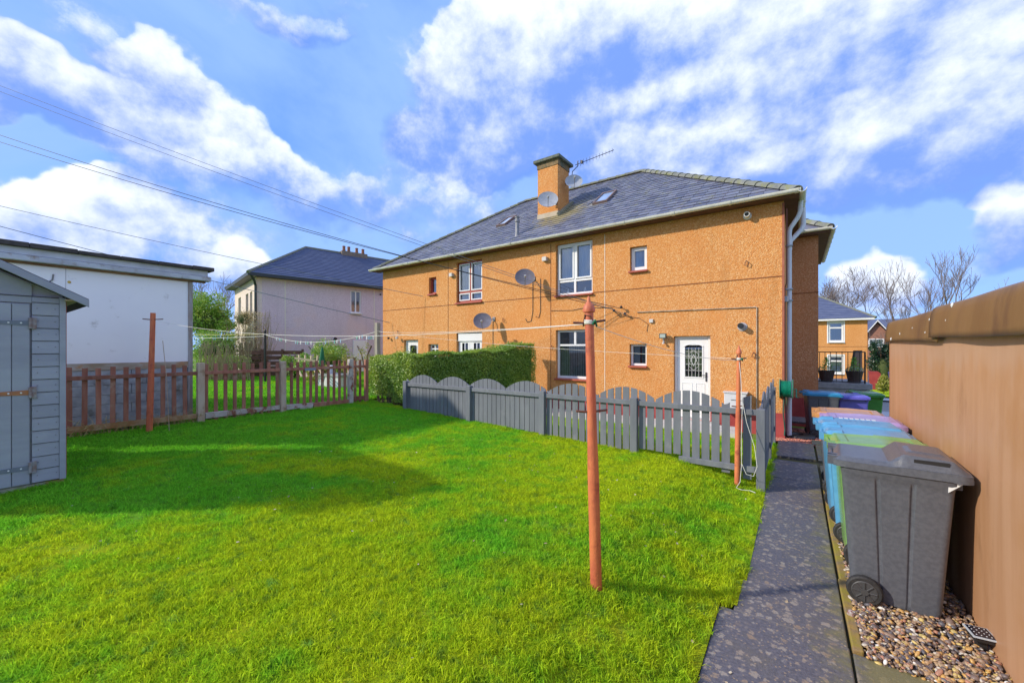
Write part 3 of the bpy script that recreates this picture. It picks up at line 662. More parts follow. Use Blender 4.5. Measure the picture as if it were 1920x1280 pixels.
# rooms behind the glass so the openings are dark inside
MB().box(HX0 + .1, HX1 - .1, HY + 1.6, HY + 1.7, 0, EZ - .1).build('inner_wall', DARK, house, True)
b = MB(); wall_holes(b, HX0 - .02, HX1 + .02, -.6, PL, [(h[0], h[1], h[2], h[3]) for h in holes.values() if h[2] < PL], HY - .02, .18)
b.add([(HX1 + .02, HY - .02, -.6), (HX1 + .02, 19, -.6), (HX1 + .02, 19, PL), (HX1 + .02, HY - .02, PL)], [(0, 1, 2, 3)])
b.add([(HX0 - .02, HY - .02, PL), (HX1 + .02, HY - .02, PL), (HX1 + .02, HY, PL), (HX0 - .02, HY, PL)], [(0, 1, 2, 3)])
b.build('plinth', REDP, house, True)
b = MB()
for x0, x1 in ((HX0, -9.95), (-8.70, -5.87), (-4.65, HX1)): b.box(x0, x1, HY - .007, HY + .01, 3.425, 3.447)
b.build('string_joint', JOINT, house, True)
for x in (-10.34, -6.03): MB().box(x, x + .018, HY - .006, HY + .01, PL, EZ - .1).build('movement_joint', JOINT, house, True)
MB().box(-4.31, -4.295, HY - .006, HY + .01, PL, EZ - .1).build('movement_joint', WJOINT, house, True)
MB().box(HX1 - .03, HX1 + .012, HY - .012, HY + .03, PL, EZ - .1).build('corner_trim', mat('red_corner', (.33, .10, .06), (.4, .14, .08), 5, .7), house, True)

def window(parent, x0, x1, z0, z1, y, fm, mull=(), trans=None, fw=.055, back=None, sill=REDSILL, world=True, root=None, name='window', bars=None):
    """frame (part) with panes, backing and sill as sub-parts; y is the outer face of the frame"""
    f = MB(); Y0, Y1 = y, y + .06
    f.box(x0, x0 + fw, Y0, Y1, z0, z1); f.box(x1 - fw, x1, Y0, Y1, z0, z1); f.box(x0 + fw, x1 - fw, Y0, Y1, z0, z0 + fw * 1.3); f.box(x0 + fw, x1 - fw, Y0, Y1, z1 - fw, z1)
    zt = z1 - fw; zb = z0 + fw * 1.3
    for (mx, a, c) in mull: f.box(mx - fw * .6, mx + fw * .6, Y0 - .004, Y1 - .004, a if a else zb, c if c else zt)
    xm = [x0 + fw] + [m_[0] for m_ in mull if not m_[1] or True] + [x1 - fw]
    for t in (trans or ()):
        f.box(x0 + fw, x1 - fw, Y0 - .002, Y1 - .006, t - fw * .5, t + fw * .5)
    w = f.build(name, fm, parent, world, bevel=.004, root=root)
    MB().add([(x0 + fw * .5, Y1 - .02, z0 + .02), (x1 - fw * .5, Y1 - .02, z0 + .02), (x1 - fw * .5, Y1 - .02, z1 - .02), (x0 + fw * .5, Y1 - .02, z1 - .02)], [(0, 1, 2, 3)]).build('pane', GLASS, w, world, root=root)
    if sill: MB().box(x0 - .03, x1 + .03, y - .18, y, z0 - .05, z0 - .002).build('sill', sill, w, world, bevel=.006, root=root)
    if back == 'blind':
        q = MB(); n = int((x1 - x0) / .075)
        for i in range(n): 
            xx = x0 + .03 + i * .075; q.add([(xx, y + .075, z0 + .03), (xx + .05, y + .10, z0 + .03), (xx + .05, y + .10, z1 - .45), (xx, y + .075, z1 - .45)], [(0, 1, 2, 3)])
        q.build('vertical_blind', BLIND, w, world, root=root)
    elif back:
        q = MB(); n = 40; x_0, x_1, zb_, zt_ = back; v = []; fs = []
        for i in range(n + 1):
            xx = x_0 + (x_1 - x_0) * i / n; yy = y + .095 + .018 * math.sin(i * 1.9) + .008 * math.sin(i * 4.3); v += [(xx, yy, zb_), (xx, yy, zt_)]
        q.add(v, [(2*i, 2*i+2, 2*i+3, 2*i+1) for i in range(n)]).build('net_curtain', CURT, w, world, smooth=True, root=root)
    return w
WY = HY + .10
# upper right: two tall lights over two small ones
w = window(house, -5.84, -4.68, 3.43, 4.95, WY, WPVC, [(-5.26, None, None)], [3.85], back=(-5.8, -4.72, 3.9, 4.92))
for xa, xb in ((-5.785, -5.29), (-5.23, -4.735)):
    s = MB(); a, c, d, e = xa, xb, 3.895, 4.89; t = .045
    s.box(a, a+t, WY-.02, WY+.03, d, e).box(c-t, c, WY-.02, WY+.03, d, e).box(a+t, c-t, WY-.02, WY+.03, d, d+t).box(a+t, c-t, WY-.02, WY+.03, e-t, e)
    s.build('sash', WPVC, w, True, bevel=.004)
for x in (-5.55, -5.0): MB().lathe([(.035, 0), (.045, .02), (.02, .1), (.005, .14)], (x, WY + .13, 3.52), 8).build('window_ornament', WPVC, w, True)
# lower right: two top lights, one large light with blinds
window(house, -5.84, -4.68, .98, 2.40, WY, WPVC, [(-5.26, 1.98, None)], [1.96], back='blind')
# small right windows
w = window(house, -3.59, -3.16, 3.91, 4.54, WY, WPVC, fw=.085, back=(-3.55, -3.2, 3.95, 4.5))
w = window(house, -3.60, -3.17, 1.41, 1.97, WY, WPVC, fw=.045, back=None)
MB().add([(-3.56, WY + .12, 1.45), (-3.4, WY + .12, 1.45), (-3.4, WY + .12, 1.95), (-3.56, WY + .12, 1.95)], [(0, 1, 2, 3)]).build('blind', BLIND, w, True)
# upper left: red brown frame with white sashes
w = window(house, -9.91, -8.73, 3.48, 4.92, WY, BROWNFR, [(-9.32, None, None)], [3.86], back=(-9.85, -8.8, 3.55, 4.88), sill=BROWNFR)
for xa, xb, d, e in ((-9.855, -9.355, 3.9, 4.86), (-9.285, -8.785, 3.9, 4.86), (-9.855, -9.355, 3.56, 3.82), (-9.285, -8.785, 3.56, 3.82)):
    s = MB(); t = .035; s.box(xa, xa+t, WY-.02, WY+.03, d, e).box(xb-t, xb, WY-.02, WY+.03, d, e).box(xa+t, xb-t, WY-.02, WY+.03, d, d+t).box(xa+t, xb-t, WY-.02, WY+.03, e-t, e)
    s.build('sash', WPVC, w, True)
window(house, -11.34, -10.96, 3.91, 4.53, WY, BROWNFR, fw=.06, back=(-11.3, -11, 3.95, 4.5), sill=BROWNFR)
# lower left
w = window(house, -11.36, -10.86, 1.41, 2.01, WY, WPVC, [(-11.11, None, None)], [1.66, 1.84], fw=.04, sill=None)
w = window(house, -9.90, -8.74, .22, 2.40, WY, WPVC, [(-9.32, .22, 2.1)], [2.1], fw=.1, sill=None, name='french_window')
MB().box(-9.88, -8.76, WY - .05, WY - .02, 2.12, 2.39).build('roller_box', WPVC, w, True)
b = MB()
for xa in (-9.7, -9.15): b.box(xa - .1, xa - .02, WY - .012, WY - .002, .4, 2.05); b.box(xa + .26, xa + .34, WY - .012, WY - .002, .4, 2.05); b.box(xa + .1, xa + .13, WY - .012, WY - .002, 1.2, 2.05); b.box(xa, xa + .28, WY - .014, WY - .004, 1.62, 1.65); b.box(xa - .1, xa + .34, WY - .014, WY - .004, .4, 1.3)
b.build('glazing_bars', WPVC, w, True)
# left door
def door(x0, x1, z0, z1, y, leaded):
    fr_ = MB().box(x0, x0+.06, y, y+.07, z0, z1).box(x1-.06, x1, y, y+.07, z0, z1).box(x0+.06, x1-.06, y, y+.07, z1-.06, z1).box(x0, x1, y-.06, y+.1, z0-.03, z0)
    d = fr_.build('door', WPVC, house, True, bevel=.004)
    a, c = x0 + .065, x1 - .065; wz0, wz1 = z0 + 1.02, z1 - .22; wa, wc = a + .17, c - .13
    s = MB(); yy = y + .02
    s.box(a, wa, yy, yy+.04, z0+.02, z1-.065); s.box(wc, c, yy, yy+.04, z0+.02, z1-.065); s.box(wa, wc, yy, yy+.04, z0+.02, wz0); s.box(wa, wc, yy, yy+.04, wz1, z1-.065)
    s.build('door_leaf', WPVC, d, True)
    m_ = MB(); mid = (wa + wc) / 2
    for (p, q, r_, t_) in ((wa - .03, wc + .03, wz0 - .03, wz0), (wa - .03, wa, wz0, wz1 - .04), (wc, wc + .03, wz0, wz1 - .04)): m_.box(p, q, yy - .012, yy + .002, r_, t_)
    n = 10; arc = [(wa - .03 + (wc - wa + .06) * i / n, wz1 - .05 + .07 * math.sin(PI * i / n) ** .6) for i in range(n + 1)]
    m_.prism(arc + [(p[0], p[1] + .03) for p in reversed(arc)], yy - .012, yy + .002)
    m_.prism([(wa - .03, wz1 + .0)] + [(p[0], p[1] + .0) for p in arc] + [(wc + .03, wz1)], yy - .004, yy + .001)
    for (p, q) in ((a + .10, mid - .03), (mid + .05, c - .07)):
        for (r_, t_) in ((z0 + .12, z0 + .86),):
            m_.box(p, q, yy - .008, yy + .001, t_, t_ + .012).box(p, q, yy - .008, yy + .001, r_, r_ + .012).box(p, p + .012, yy - .008, yy + .001, r_ + .012, t_).box(q - .012, q, yy - .008, yy + .001, r_ + .012, t_)
    m_.build('moulding', WPVC, d, True)
    MB().add([(wa, yy + .02, wz0), (wc, yy + .02, wz0), (wc, yy + .02, wz1), (wa, yy + .02, wz1)], [(0, 1, 2, 3)]).build('pane', GLASS, d, True)
    MB().box(wa - .02, wc + .02, yy + .03, yy + .04, wz0 - .02, wz1 + .02).build('pane_backing', DARK, d, True)
    if leaded:
        l = MB(); yl = yy + .012; r = .0045
        for i in range(1, 5): xx = wa + (wc - wa) * i / 5; l.tube([(xx, yl, wz0), (xx, yl, wz1)], r, 4)
        for i in range(1, 5): zz = wz0 + (wz1 - wz0) * i / 5; l.tube([(wa, yl, zz), (wc, yl, zz)], r, 4)
        cz = (wz0 + wz1) / 2 + .02
        for sx in (-1, 1):
            l.tube([(mid, yl, cz + .14), (mid + sx * .06, yl, cz), (mid, yl, cz - .14)], r * 1.3, 4); l.tube([(mid, yl, cz + .25), (mid + sx * .12, yl, cz + .14), (mid + sx * .06, yl, cz), (mid + sx * .12, yl, cz - .14), (mid, yl, cz - .25)], r, 4)
        l.build('leading', mat('white_leading', (.7, .7, .68), None, rough=.5), d, True)
    h = MB().box(c - .055, c - .025, yy - .02, yy, z0 + .92, z0 + 1.14); h.tube([(c - .04, yy - .02, z0 + 1.07), (c - .04, yy - .05, z0 + 1.07), (c - .13, yy - .055, z0 + 1.065)], .009, 8)
    h.build('handle', BLACKM, d, True)
    return d
door(-2.485, -1.665, .15, 2.165, WY, True)
d = door(-12.805, -11.965, .15, 2.195, WY, False)
MB().box(-2.6, -1.5, 9.98, 10.35, -.1, .14).build('doorstep', mat('pale_concrete_apron', (.4, .4, .4)), house, True, bevel=.01)
# eaves: fascia, soffit, gutter
MB().box(HX0 - .3, HX1 + .26, EY - .0, HY + .02, EZ - .06, EZ - .035).box(HX1, HX1 + .26, HY, 14, EZ - .06, EZ - .035).build('soffit', SOFF, house, True)
MB().box(HX0 - .3, HX1 + .25, EY - .01, EY + .01, EZ - .065, EZ + .02).box(HX1 + .24, HX1 + .265, EY - .01, 13.7, EZ - .065, EZ + .02).build('fascia', SOFF, house, True)
def gutter(pts, name='gutter', par=house, r=.072, step=1.15):
    b = MB(); pts = [Vector(p) for p in pts]; d = (pts[1] - pts[0]).normalized(); sd = Vector((0, 0, 1)).cross(d); n = 8
    L = (pts[1] - pts[0]).length
    prof = [(math.cos(t) * r, -math.sin(t) * r) for t in [PI * k / n for k in range(n + 1)]]; prof2 = [(p[0] * .9, p[1] * .9) for p in prof]
    loop = prof + prof2[::-1]; V = []
    for e in pts: V += [e + sd * q[0] + Vector((0, 0, q[1])) for q in loop]
    k = len(loop); b.add(V, [(i, (i + 1) % k, (i + 1) % k + k, i + k) for i in range(k)] + [tuple(range(k)), tuple(range(2 * k - 1, k - 1, -1))])
    g_ = b.build(name, GUT, par, True, smooth=True)
    nb = int(L / step)
    bm_ = MB().tube([(0, 0, 0), (1e-3, 0, 0)], .01, 4)
    for i in range(nb + 1):
        c = pts[0] + d * (L * i / max(nb, 1)) * .995; w_ = .02 if i % 2 else .035
        V = []; pr = [(q[0] * 1.13, q[1] * 1.13) for q in prof] + [(q[0] * 1.0, q[1] * 1.0) for q in prof[::-1]]
        for s_ in (-w_, w_): V += [c + d * s_ + sd * q[0] + Vector((0, 0, q[1])) for q in pr]
        kk = len(pr); MB().add(V, [(j, (j + 1) % kk, (j + 1) % kk + kk, j + kk) for j in range(kk)] + [tuple(range(kk)), tuple(range(2 * kk - 1, kk - 1, -1))]).build('gutter_bracket', GUT, g_, True, smooth=True, root=house)
    return g_
gutter([(HX0 - .34, EY - .07, EZ + .02), (HX1 + .30, EY - .07, EZ + .02)])
gutter([(HX1 + .32, EY - .1, EZ + .012), (HX1 + .32, 13.62, EZ + .012)], step=.9)
# roof planes
AX0, AX1, AY, AZ = -9.8, -4.57, 14.7, roof_z(14.7); EX0, EX1, BY = -14.4, .03, 19.3
b = MB(); b.add([(EX0, EY, EZ), (EX1, EY, EZ), (AX1, AY, AZ), (AX0, AY, AZ)], [(0, 1, 2, 3)])
b.add([(EX1, EY, EZ), (EX1, BY, EZ), (AX1, AY, AZ)], [(0, 1, 2)]); b.add([(EX1, BY, EZ), (EX0, BY, EZ), (AX0, AY, AZ), (AX1, AY, AZ)], [(0, 1, 2, 3)]); b.add([(EX0, BY, EZ), (EX0, EY, EZ), (AX0, AY, AZ)], [(0, 1, 2)])
roof = b.build('roof', SLATEI, house, True)
# slates laid on the rear slope
GA = .215; SW = .285; nrm = Vector((0, -PIT, 1)).normalized(); up = Vector((0, 1, PIT)).normalized()
def slate_verts(c, w_, h_):
    """slate: lower edge at c, lifted at the tail"""
    a = Vector((1, 0, 0)); j = [random.uniform(-.006, .006) for _ in range(4)]
    t0 = .022 + random.uniform(0, .008); t1 = .006
    lo = [c - a * w_ / 2 + up * j[0], c + a * w_ / 2 + up * j[1]]; hi = [c + a * w_ / 2 + up * (h_), c - a * w_ / 2 + up * (h_)]
    return [lo[0] + nrm * (t0 - .012), lo[1] + nrm * (t0 - .012), hi[0] + nrm * -.01, hi[1] + nrm * -.01, lo[0] + nrm * t0, lo[1] + nrm * t0, hi[0] + nrm * t1, hi[1] + nrm * t1]
SF = [(4, 5, 6, 7), (0, 4, 7, 3), (1, 2, 6, 5), (0, 1, 5, 4), (0, 3, 2, 1)]
cand = []
row = 0; y = EY - .03
while True:
    s = row * GA; c0 = Vector((0, EY - .04, EZ - .03)) + up * s
    if c0.y > AY - .12: break
    k = (c0.y - EY); lo, hi = EX0 + k * (AX0 - EX0) / (AY - EY), EX1 + k * (AX1 - EX1) / (AY - EY)
    ga = GA; x = lo + (SW / 2 if row % 2 else 0)
    while x < hi:
        w_ = min(SW - .008, 2 * (hi - x) + .1); 
        chim = -7.46 < x < -6.6 and 11.86 < c0.y < 12.85
        sky1 = -5.5 < x < -4.86 and 12.0 < c0.y < 12.95
        if not chim and not sky1: cand.append((Vector((x, c0.y, c0.z)), w_))
        x += SW
    row += 1
def dist_eye(p): return (p - Vector((0, 0, EYE))).length
cand.sort(key=lambda t: dist_eye(t[0]))
slm = []
for _ in range(6):
    q = MB(); q.add(slate_verts(Vector((0, 0, 0)), SW - .008, GA + .04), SF); slm.append(q.mesh('slate'))
    slm[-1].materials.append(SLATE)
for i, (c, w_) in enumerate(cand[:300]):
    o = mk('slate', slm[i % 6], roof, None, INV[house.name] @ c)
b = MB()
for c, w_ in cand[300:]: b.add(slate_verts(c, w_, GA + .04), SF)
sl = b.build('slates', SLATEI, roof, True); sl['kind'] = 'stuff'
# ridge and hip tiles
def ridge(p0, p1, n, par=None, root=None):
    p0, p1 = Vector(p0), Vector(p1); d = (p1 - p0).normalized(); L = (p1 - p0).length / n; sd = d.cross(Vector((0, 0, 1))).normalized(); u_ = sd.cross(d)
    MB().tube([p0, p1], .05, 6).build('mortar_bed', MORTAR, par or roof, True, root=root)
    for i in range(n):
        a = p0 + d * L * i; r0, r1 = .115, .098
        V = []
        for (pp, rr) in ((a, r0 if d.z > 0 else r1), (a + d * (L * .97), r1 if d.z > 0 else r0)):
            for rad in (1, .82):
                V += [pp + sd * math.cos(t) * rr * 1.15 * rad + u_ * (math.sin(t) * rr * rad - .03) for t in [PI * k / 6 for k in range(7)]]
        F = [(k, k + 1, k + 15, k + 14) for k in range(6)] + [(k + 7, k + 21, k + 22, k + 8) for k in range(6)] + [(k, k + 7, k + 8, k + 1) for k in range(6)] + [(k + 14, k + 15, k + 22, k + 21) for k in range(6)]
        MB().add(V, F).build('ridge_tile', RIDGE, par or roof, True, root=root)
ridge((EX1 + .0, EY, EZ + .03), (AX1, AY, AZ + .03), 19); ridge((AX1, AY, AZ + .03), (AX0, AY, AZ + .03), 15); ridge((AX0, AY, AZ + .03), (EX0, EY, EZ + .03), 19)
# chimney
ch = MB().box(-7.43, -6.63, 11.92, 12.74, 6.3, 8.28).build('chimney', WALL, house, True)
MB().box(-7.445, -6.615, 11.905, 12.755, 6.3, 6.47 + .1).build('lead_flashing', mat('pale_mortar_fillet', (.5, .42, .32), (.55, .48, .38), 9, .9), ch, True)
MB().prism([(11.85, 6.36), (12.85, 7.07), (12.85, 7.16), (11.85, 6.47)], -6.629, -6.50, 'x').build('roof_flashing', mat('mossy_fillet', (.22, .22, .16), (.32, .29, .18), 9, .9), ch, True)
WEA = mat('chimney_head', (.20, .13, .06), (.30, .20, .10), 12, .9, .5, dirt=(.10, .11, .07), dscale=4, drange=(.4, .6))
MB().box(-7.45, -6.61, 11.90, 12.76, 8.16, 8.36).build('corbel', WEA, ch, True)
MB().box(-7.55, -6.51, 11.80, 12.86, 8.36, 8.46).build('cope', mat('grey_cope', (.10, .12, .10), (.17, .18, .13), 12, .9, .4), ch, True, bevel=.01)
MB().box(-7.40, -6.66, 11.95, 12.71, 8.46, 8.50).lathe([(.14, 0), (.13, .12)], (-7.03, 12.33, 8.48), 10).build('chimney_cap', mat('grey_cope', (.1, .1, .1)), ch, True)
def dish(name, label, c, mount, nrm_, m, r=.30, group=None, cable=None, cat='satellite dish'):
    c = Vector(c); n_ = Vector(nrm_).normalized(); t = thing(name, label, cat, tuple(mount), 0, group)
    ax = n_; a = ax.cross(Vector((0, 0, 1))).normalized(); u_ = a.cross(ax) 
    V = []; F = []; nr, ns = 6, 28
    for side in (0, 1):
        for i in range(nr + 1):
            rr = r * i / nr
            for k in range(ns):
                th = 2 * PI * k / ns; h = .16 * (rr / r) ** 2 * r - side * .006
                V.append(c + (a * math.cos(th) + u_ * math.sin(th) * .92) * rr + ax * h)
    B = (nr + 1) * ns
    for i in range(nr):
        for k in range(ns):
            q = (i*ns+k, i*ns+(k+1)%ns, (i+1)*ns+(k+1)%ns, (i+1)*ns+k); F += [q, tuple(B + z for z in q[::-1])]
    for k in range(ns): F.append((nr*ns+k, nr*ns+(k+1)%ns, B+nr*ns+(k+1)%ns, B+nr*ns+k))
    MB().add(V, F).build('reflector', m, t, True, smooth=True)
    MB().tube([c + ax * .05 * r + u_ * -.92 * r, c + ax * .42 - u_ * r * .5], .010, 6).build('feed_arm', STEEL, t, True)
    MB().lathe([(.024, 0), (.034, .02), (.034, .07), (.02, .12)], c + ax * .42 - u_ * r * .5 , 10, -ax).build('feed_horn', mat('feed_horn_grey', (.45, .45, .46), None, rough=.4), t, True)
    mnt = Vector(mount)
    MB().tube([c - ax * .02, c - ax * .12, (c - ax * .12) * .35 + mnt * .65 + Vector((0, -.05, 0)), mnt], .016, 8).box(mnt.x - .05, mnt.x + .05, mnt.y - .01, mnt.y + .01, mnt.z - .07, mnt.z + .07).build('bracket', STEEL, t, True)
    if cable: MB().tube([Vector(q) for q in cable], .008, 5).build('cable', CABLE, t, True)
    return t
GD = 'satellite dishes fixed to the orange house'
WYf = HY - .012
dish('satellite_dish', 'dark grey satellite dish on the wall between the two large upper windows', (-6.66, 9.95, 4.00), (-6.62, HY - .015, 4.02), (.55, -.78, .32), DISH, .30, GD,
     [(-6.66, WYf, 3.95), (-6.66, WYf, 3.0), (-6.72, WYf, 2.72), (-6.86, WYf, 2.68), (-6.93, WYf, 2.8)])
dish('satellite_dish', 'dark grey satellite dish low on the wall above the hedge', (-8.32, 9.95, 2.75), (-8.20, HY - .015, 2.84), (.55, -.78, .32), DISH, .30, GD,
     [(-8.24, WYf, 2.78), (-8.24, WYf, 1.2)])
MB().tube([(-6.38, WYf, 4.0), (-6.38, WYf, 3.0), (-6.44, WYf, 2.8), (-6.55, WYf, 2.85)], .008, 5).build('wall_cable', CABLE, house, True)
dish('satellite_dish', 'large pale dish on the front face of the chimney', (-6.84, 11.62, 6.88), (-6.70, 11.91, 6.84), (.5, -.8, .32), DISHL, .34, GD)
dish('satellite_dish', 'whitish dish sticking out from the right side of the chimney', (-6.24, 12.35, 7.60), (-6.62, 12.5, 7.72), (.5, -.8, .35), DISHL, .30, GD)
ant = thing('tv_aerial', 'black toothed television aerial on the chimney top right', 'aerial', (-6.62, 12.7, 7.9))
MB().tube([(-6.61, 12.7, 7.75), (-6.50, 12.72, 7.95), (-6.48, 12.72, 8.15), (-6.28, 12.76, 8.32), (-6.28, 12.76, 8.5)], .014, 6).build('mast', BLACKM, ant, True)
MB().tube([(-6.38, 12.74, 8.36), (-5.05, 13.0, 8.62)], .011, 6).build('boom', BLACKM, ant, True)
b = MB()
for i in range(12):
    t_ = i / 11; c = Vector((-6.30 + 1.2 * t_, 12.755 + .24 * t_, 8.375 + .235 * t_)); hh = .16 - .08 * t_
    b.tube([c + Vector((.02, -.05, hh * .55)), c - Vector((.02, -.05, hh * .55))], .006, 4)
b.box(-6.16, -6.10, 12.72, 12.80, 8.36, 8.46)
b.build('elements', BLACKM, ant, True)
# skylights and vent pipe
def skylight(x0, x1, y0, y1):
    f = MB(); o = .05
    P_ = lambda x, y, h: Vector((x, y, roof_z(y))) + nrm * h
    def bar(xa, xb, ya, yb): f.add([P_(xa, ya, -.02), P_(xb, ya, -.02), P_(xb, yb, -.02), P_(xa, yb, -.02), P_(xa, ya, .09), P_(xb, ya, .09), P_(xb, yb, .09), P_(xa, yb, .09)], [(0,3,2,1),(4,5,6,7),(0,1,5,4),(1,2,6,5),(2,3,7,6),(3,0,4,7)])
    bar(x0, x0 + o, y0, y1); bar(x1 - o, x1, y0, y1); bar(x0 + o, x1 - o, y0, y0 + o); bar(x0 + o, x1 - o, y1 - o, y1)
    s = f.build('skylight', mat('rusty_skylight_frame', (.16, .12, .11), (.24, .15, .12), 9, .6), roof, True)
    MB().add([P_(x0 + o, y0 + o, .06), P_(x1 - o, y0 + o, .06), P_(x1 - o, y1 - o, .06), P_(x0 + o, y1 - o, .06)], [(0, 1, 2, 3)]).build('pane', mat('roof_glass', (.22, .30, .45), (.32, .42, .6), 4, .08), s, True)
skylight(-5.43, -4.92, 12.1, 12.98); skylight(-9.38, -8.95, 12.05, 12.82)
MB().lathe([(.10, -.1), (.075, .05), (.065, .08), (.065, .46), (.09, .47), (.09, .52), (.06, .53), (.06, .60), (.085, .61), (.085, .64)], (-7.52, 10.78, 5.58), 12).build('vent_pipe', mat('lead_grey', (.2, .21, .23), (.3, .3, .32), 9, .5), house, True, smooth=True)
# projecting stair bay on the right with its own eaves
bx1 = .50
MB().box(HX1 - .02, bx1, 14.0, 18.6, PL, EZ - .08).build('bay_wall', WALL_SHADED, house, True)
MB().box(HX1 + .03, bx1 + .02, 13.98, 18.6, -.9, PL - .002).build('bay_plinth', REDP, house, True)
MB().box(HX1, bx1 + .01, 13.985, 14.02, 3.43, 3.45).build('bay_string_joint', JOINT, house, True)
MB().box(HX1 + .27, bx1 + .25, 13.70, 18.9, EZ - .10, EZ - .04).build('bay_soffit', SOFF, house, True)
gutter([(HX1 + .33, 13.66, EZ + .015), (bx1 + .29, 13.66, EZ + .015)]); gutter([(bx1 + .31, 13.62, EZ + .012), (bx1 + .31, 18.8, EZ + .012)], step=.6)
b = MB(); b.add([(-3.0, 13.7, EZ), (bx1 + .26, 13.7, EZ), (bx1 - 1.3, 15.3, EZ + 1.1), (-3.0, 15.3, EZ + 1.1)], [(0, 1, 2, 3)]); b.add([(bx1 + .26, 13.7, EZ), (bx1 + .26, 18.9, EZ), (bx1 - 1.3, 15.3, EZ + 1.1)], [(0, 1, 2)])
br = b.build('bay_roof', SLATEI, house, True)
ridge((bx1 + .26, 13.7, EZ + .03), (bx1 - 1.3, 15.3, EZ + 1.13), 6, br, house)
# white pipes at the corner
b = MB().tube([(-.125, 10.62, -.05), (-.125, 10.62, 4.40), (-.11, 10.62, 4.50), (.03, 10.62, 4.72), (.07, 10.62, 4.84), (.08, 10.62, 5.08)], .046, 12)
pp = b.build('downpipe', PIPE, house, True, smooth=True)
MB().tube([(-.13, 10.85, 4.05), (-.11, 10.88, 4.28), (.08, 11.0, 4.52), (.125, 11.05, 4.64), (.125, 11.05, 5.02)], .05, 12).build('soil_vent_pipe', PIPE, house, True, smooth=True)
b = MB()
for z in (.8, 2.9, 3.15, 4.1): b.box(-.19, -.06, 10.55, 10.70, z, z + .03)
b.build('pipe_clips', STEEL, pp, True)
MB().tube([(-.20, 10.5, .5), (-.20, 10.5, 3.2), (-.17, 10.48, 3.3), (-.17, 10.45, 4.9)], .012, 6).build('corner_cable', mat('brown_cable', (.2, .06, .04), None, rough=.5), house, True)
MB().box(-.21, -.14, 10.44, 10.52, 2.88, 3.0).build('junction_box', STEEL, house, True)
# wall fittings
def fitting(name, mb, m): return mb.build(name, m, house, True, smooth=False)
VB = mat('vent_box_white', (.6, .58, .56), None, rough=.5)
fitting('boiler_flue', MB().lathe([(.085, 0), (.085, .02), (.058, .03), (.058, .17), (.045, .17), (.045, .1)], (-.90, HY, 4.86), 16, (0, -1, 0)), mat('flue_white', (.7, .7, .66), None, rough=.4))
fitting('boiler_flue_mouth', MB().lathe([(.044, .0), (.044, .12)], (-.90, HY, 4.86), 14, (0, -1, 0)), BLACKM)
fitting('lower_flue', MB().lathe([(.1, 0), (.1, .015), (.06, .02), (.06, .13), (.045, .13)], (-1.0, HY, 2.36), 16, (0, -1, 0)), mat('flue_grey', (.42, .40, .42), None, rough=.5))
fitting('lower_flue_mouth', MB().lathe([(.062, .03), (.062, .18)], (-1.02, HY, 2.38), 14, (0, -1, 0)), BLACKM)
for x, z in ((-10.12, 4.52), (-6.2, 4.58)):
    fitting('extractor_vent', MB().prism([(0, z - .08), (-.10, z - .08), (-.10, z), (-.05, z + .05), (0, z + .05)], x - .07, x + .07, 'x'), VB) if False else fitting('extractor_vent', MB().box(x - .07, x + .07, HY - .11, HY, z - .07, z + .05), VB)
fl = fitting('flood_light', MB().box(-2.80, -2.64, HY - .15, HY - .07, 2.12, 2.24), mat('lamp_housing', (.05, .055, .05), None, rough=.4))
MB().box(-2.785, -2.655, HY - .156, HY - .15, 2.135, 2.225).build('lamp_glass', mat('lamp_glass_pale', (.42, .48, .42), None, rough=.15), fl, True)
MB().tube([(-2.72, HY - .09, 2.12), (-2.72, HY - .05, 2.02), (-2.72, HY, 2.03)], .02, 6).lathe([(.03, 0), (.025, .04)], (-2.72, HY - .09, 1.98), 8).build('lamp_bracket', VB, fl, True)
fitting('conduit', MB().tube([(-3.40, HY - .02, 2.815), (-.72, HY - .02, 2.79), (-.72, HY - .02, .35)], .014, 6), mat('pale_conduit', (.5, .42, .32), (.3, .22, .15), 6, .6))
fitting('cable_cleat', MB().box(-3.08, -2.99, HY - .05, HY, 2.53, 2.62), VB)
for x, z in ((-4.02, 2.88), (-3.82, 2.96), (-3.72, 2.78)): fitting('cable_anchor', MB().tube([(x, HY, z), (x, HY - .1, z + .02), (x + .05, HY - .12, z)], .014, 5).lathe([(.03, 0), (.035, .04), (.02, .07)], (x + .03, HY - .13, z - .03), 8), BLACKM)
fitting('drooping_cable', MB().tube([(-6.0, WYf, 3.0), (-5.3, WYf, 2.97), (-4.9, WYf, 3.02), (-4.1, WYf, 2.98), (-4.0, WYf, 2.85), (-3.85, WYf, 2.7), (-3.7, WYf, 2.75)], .007, 5), CABLE)
fitting('drooping_cable', MB().tube([(-3.7, WYf, 2.72), (-3.35, WYf, 2.66), (-3.12, WYf, 2.5), (-3.15, WYf, 2.3)], .006, 5), CABLE)
for x, z in ((-8.55 + .75, 2.85), (-.92, 3.85), (-.78, 1.78), (-5.98, 1.95), (-13.15, 2.58)): fitting('wall_hook', MB().tube([(x, HY, z), (x, HY - .06, z), (x + .05, HY - .06, z - .06), (x + .04, HY - .05, z - .13), (x - .03, HY - .05, z - .1), (x, HY - .04, z)], .008, 5), IRON)
fitting('security_camera', MB().lathe([(.04, 0), (.06, .03), (.05, .1)], (-13.05, HY - .1, 2.3), 10, (0, -1, -.3)), VB)
fitting('security_camera', MB().lathe([(.035, 0), (.05, .08)], (-13.65, HY - .05, 2.28), 8, (-.5, -1, 0)), BLACKM)
cab = MB().box(-1.34, -.90, HY - .24, HY, .42, .86).build('meter_cabinet', PLAST, house, True, bevel=.015)
MB().box(-1.36, -.88, HY - .26, HY, .86, .885).build('cabinet_lid', PLAST, cab, True)
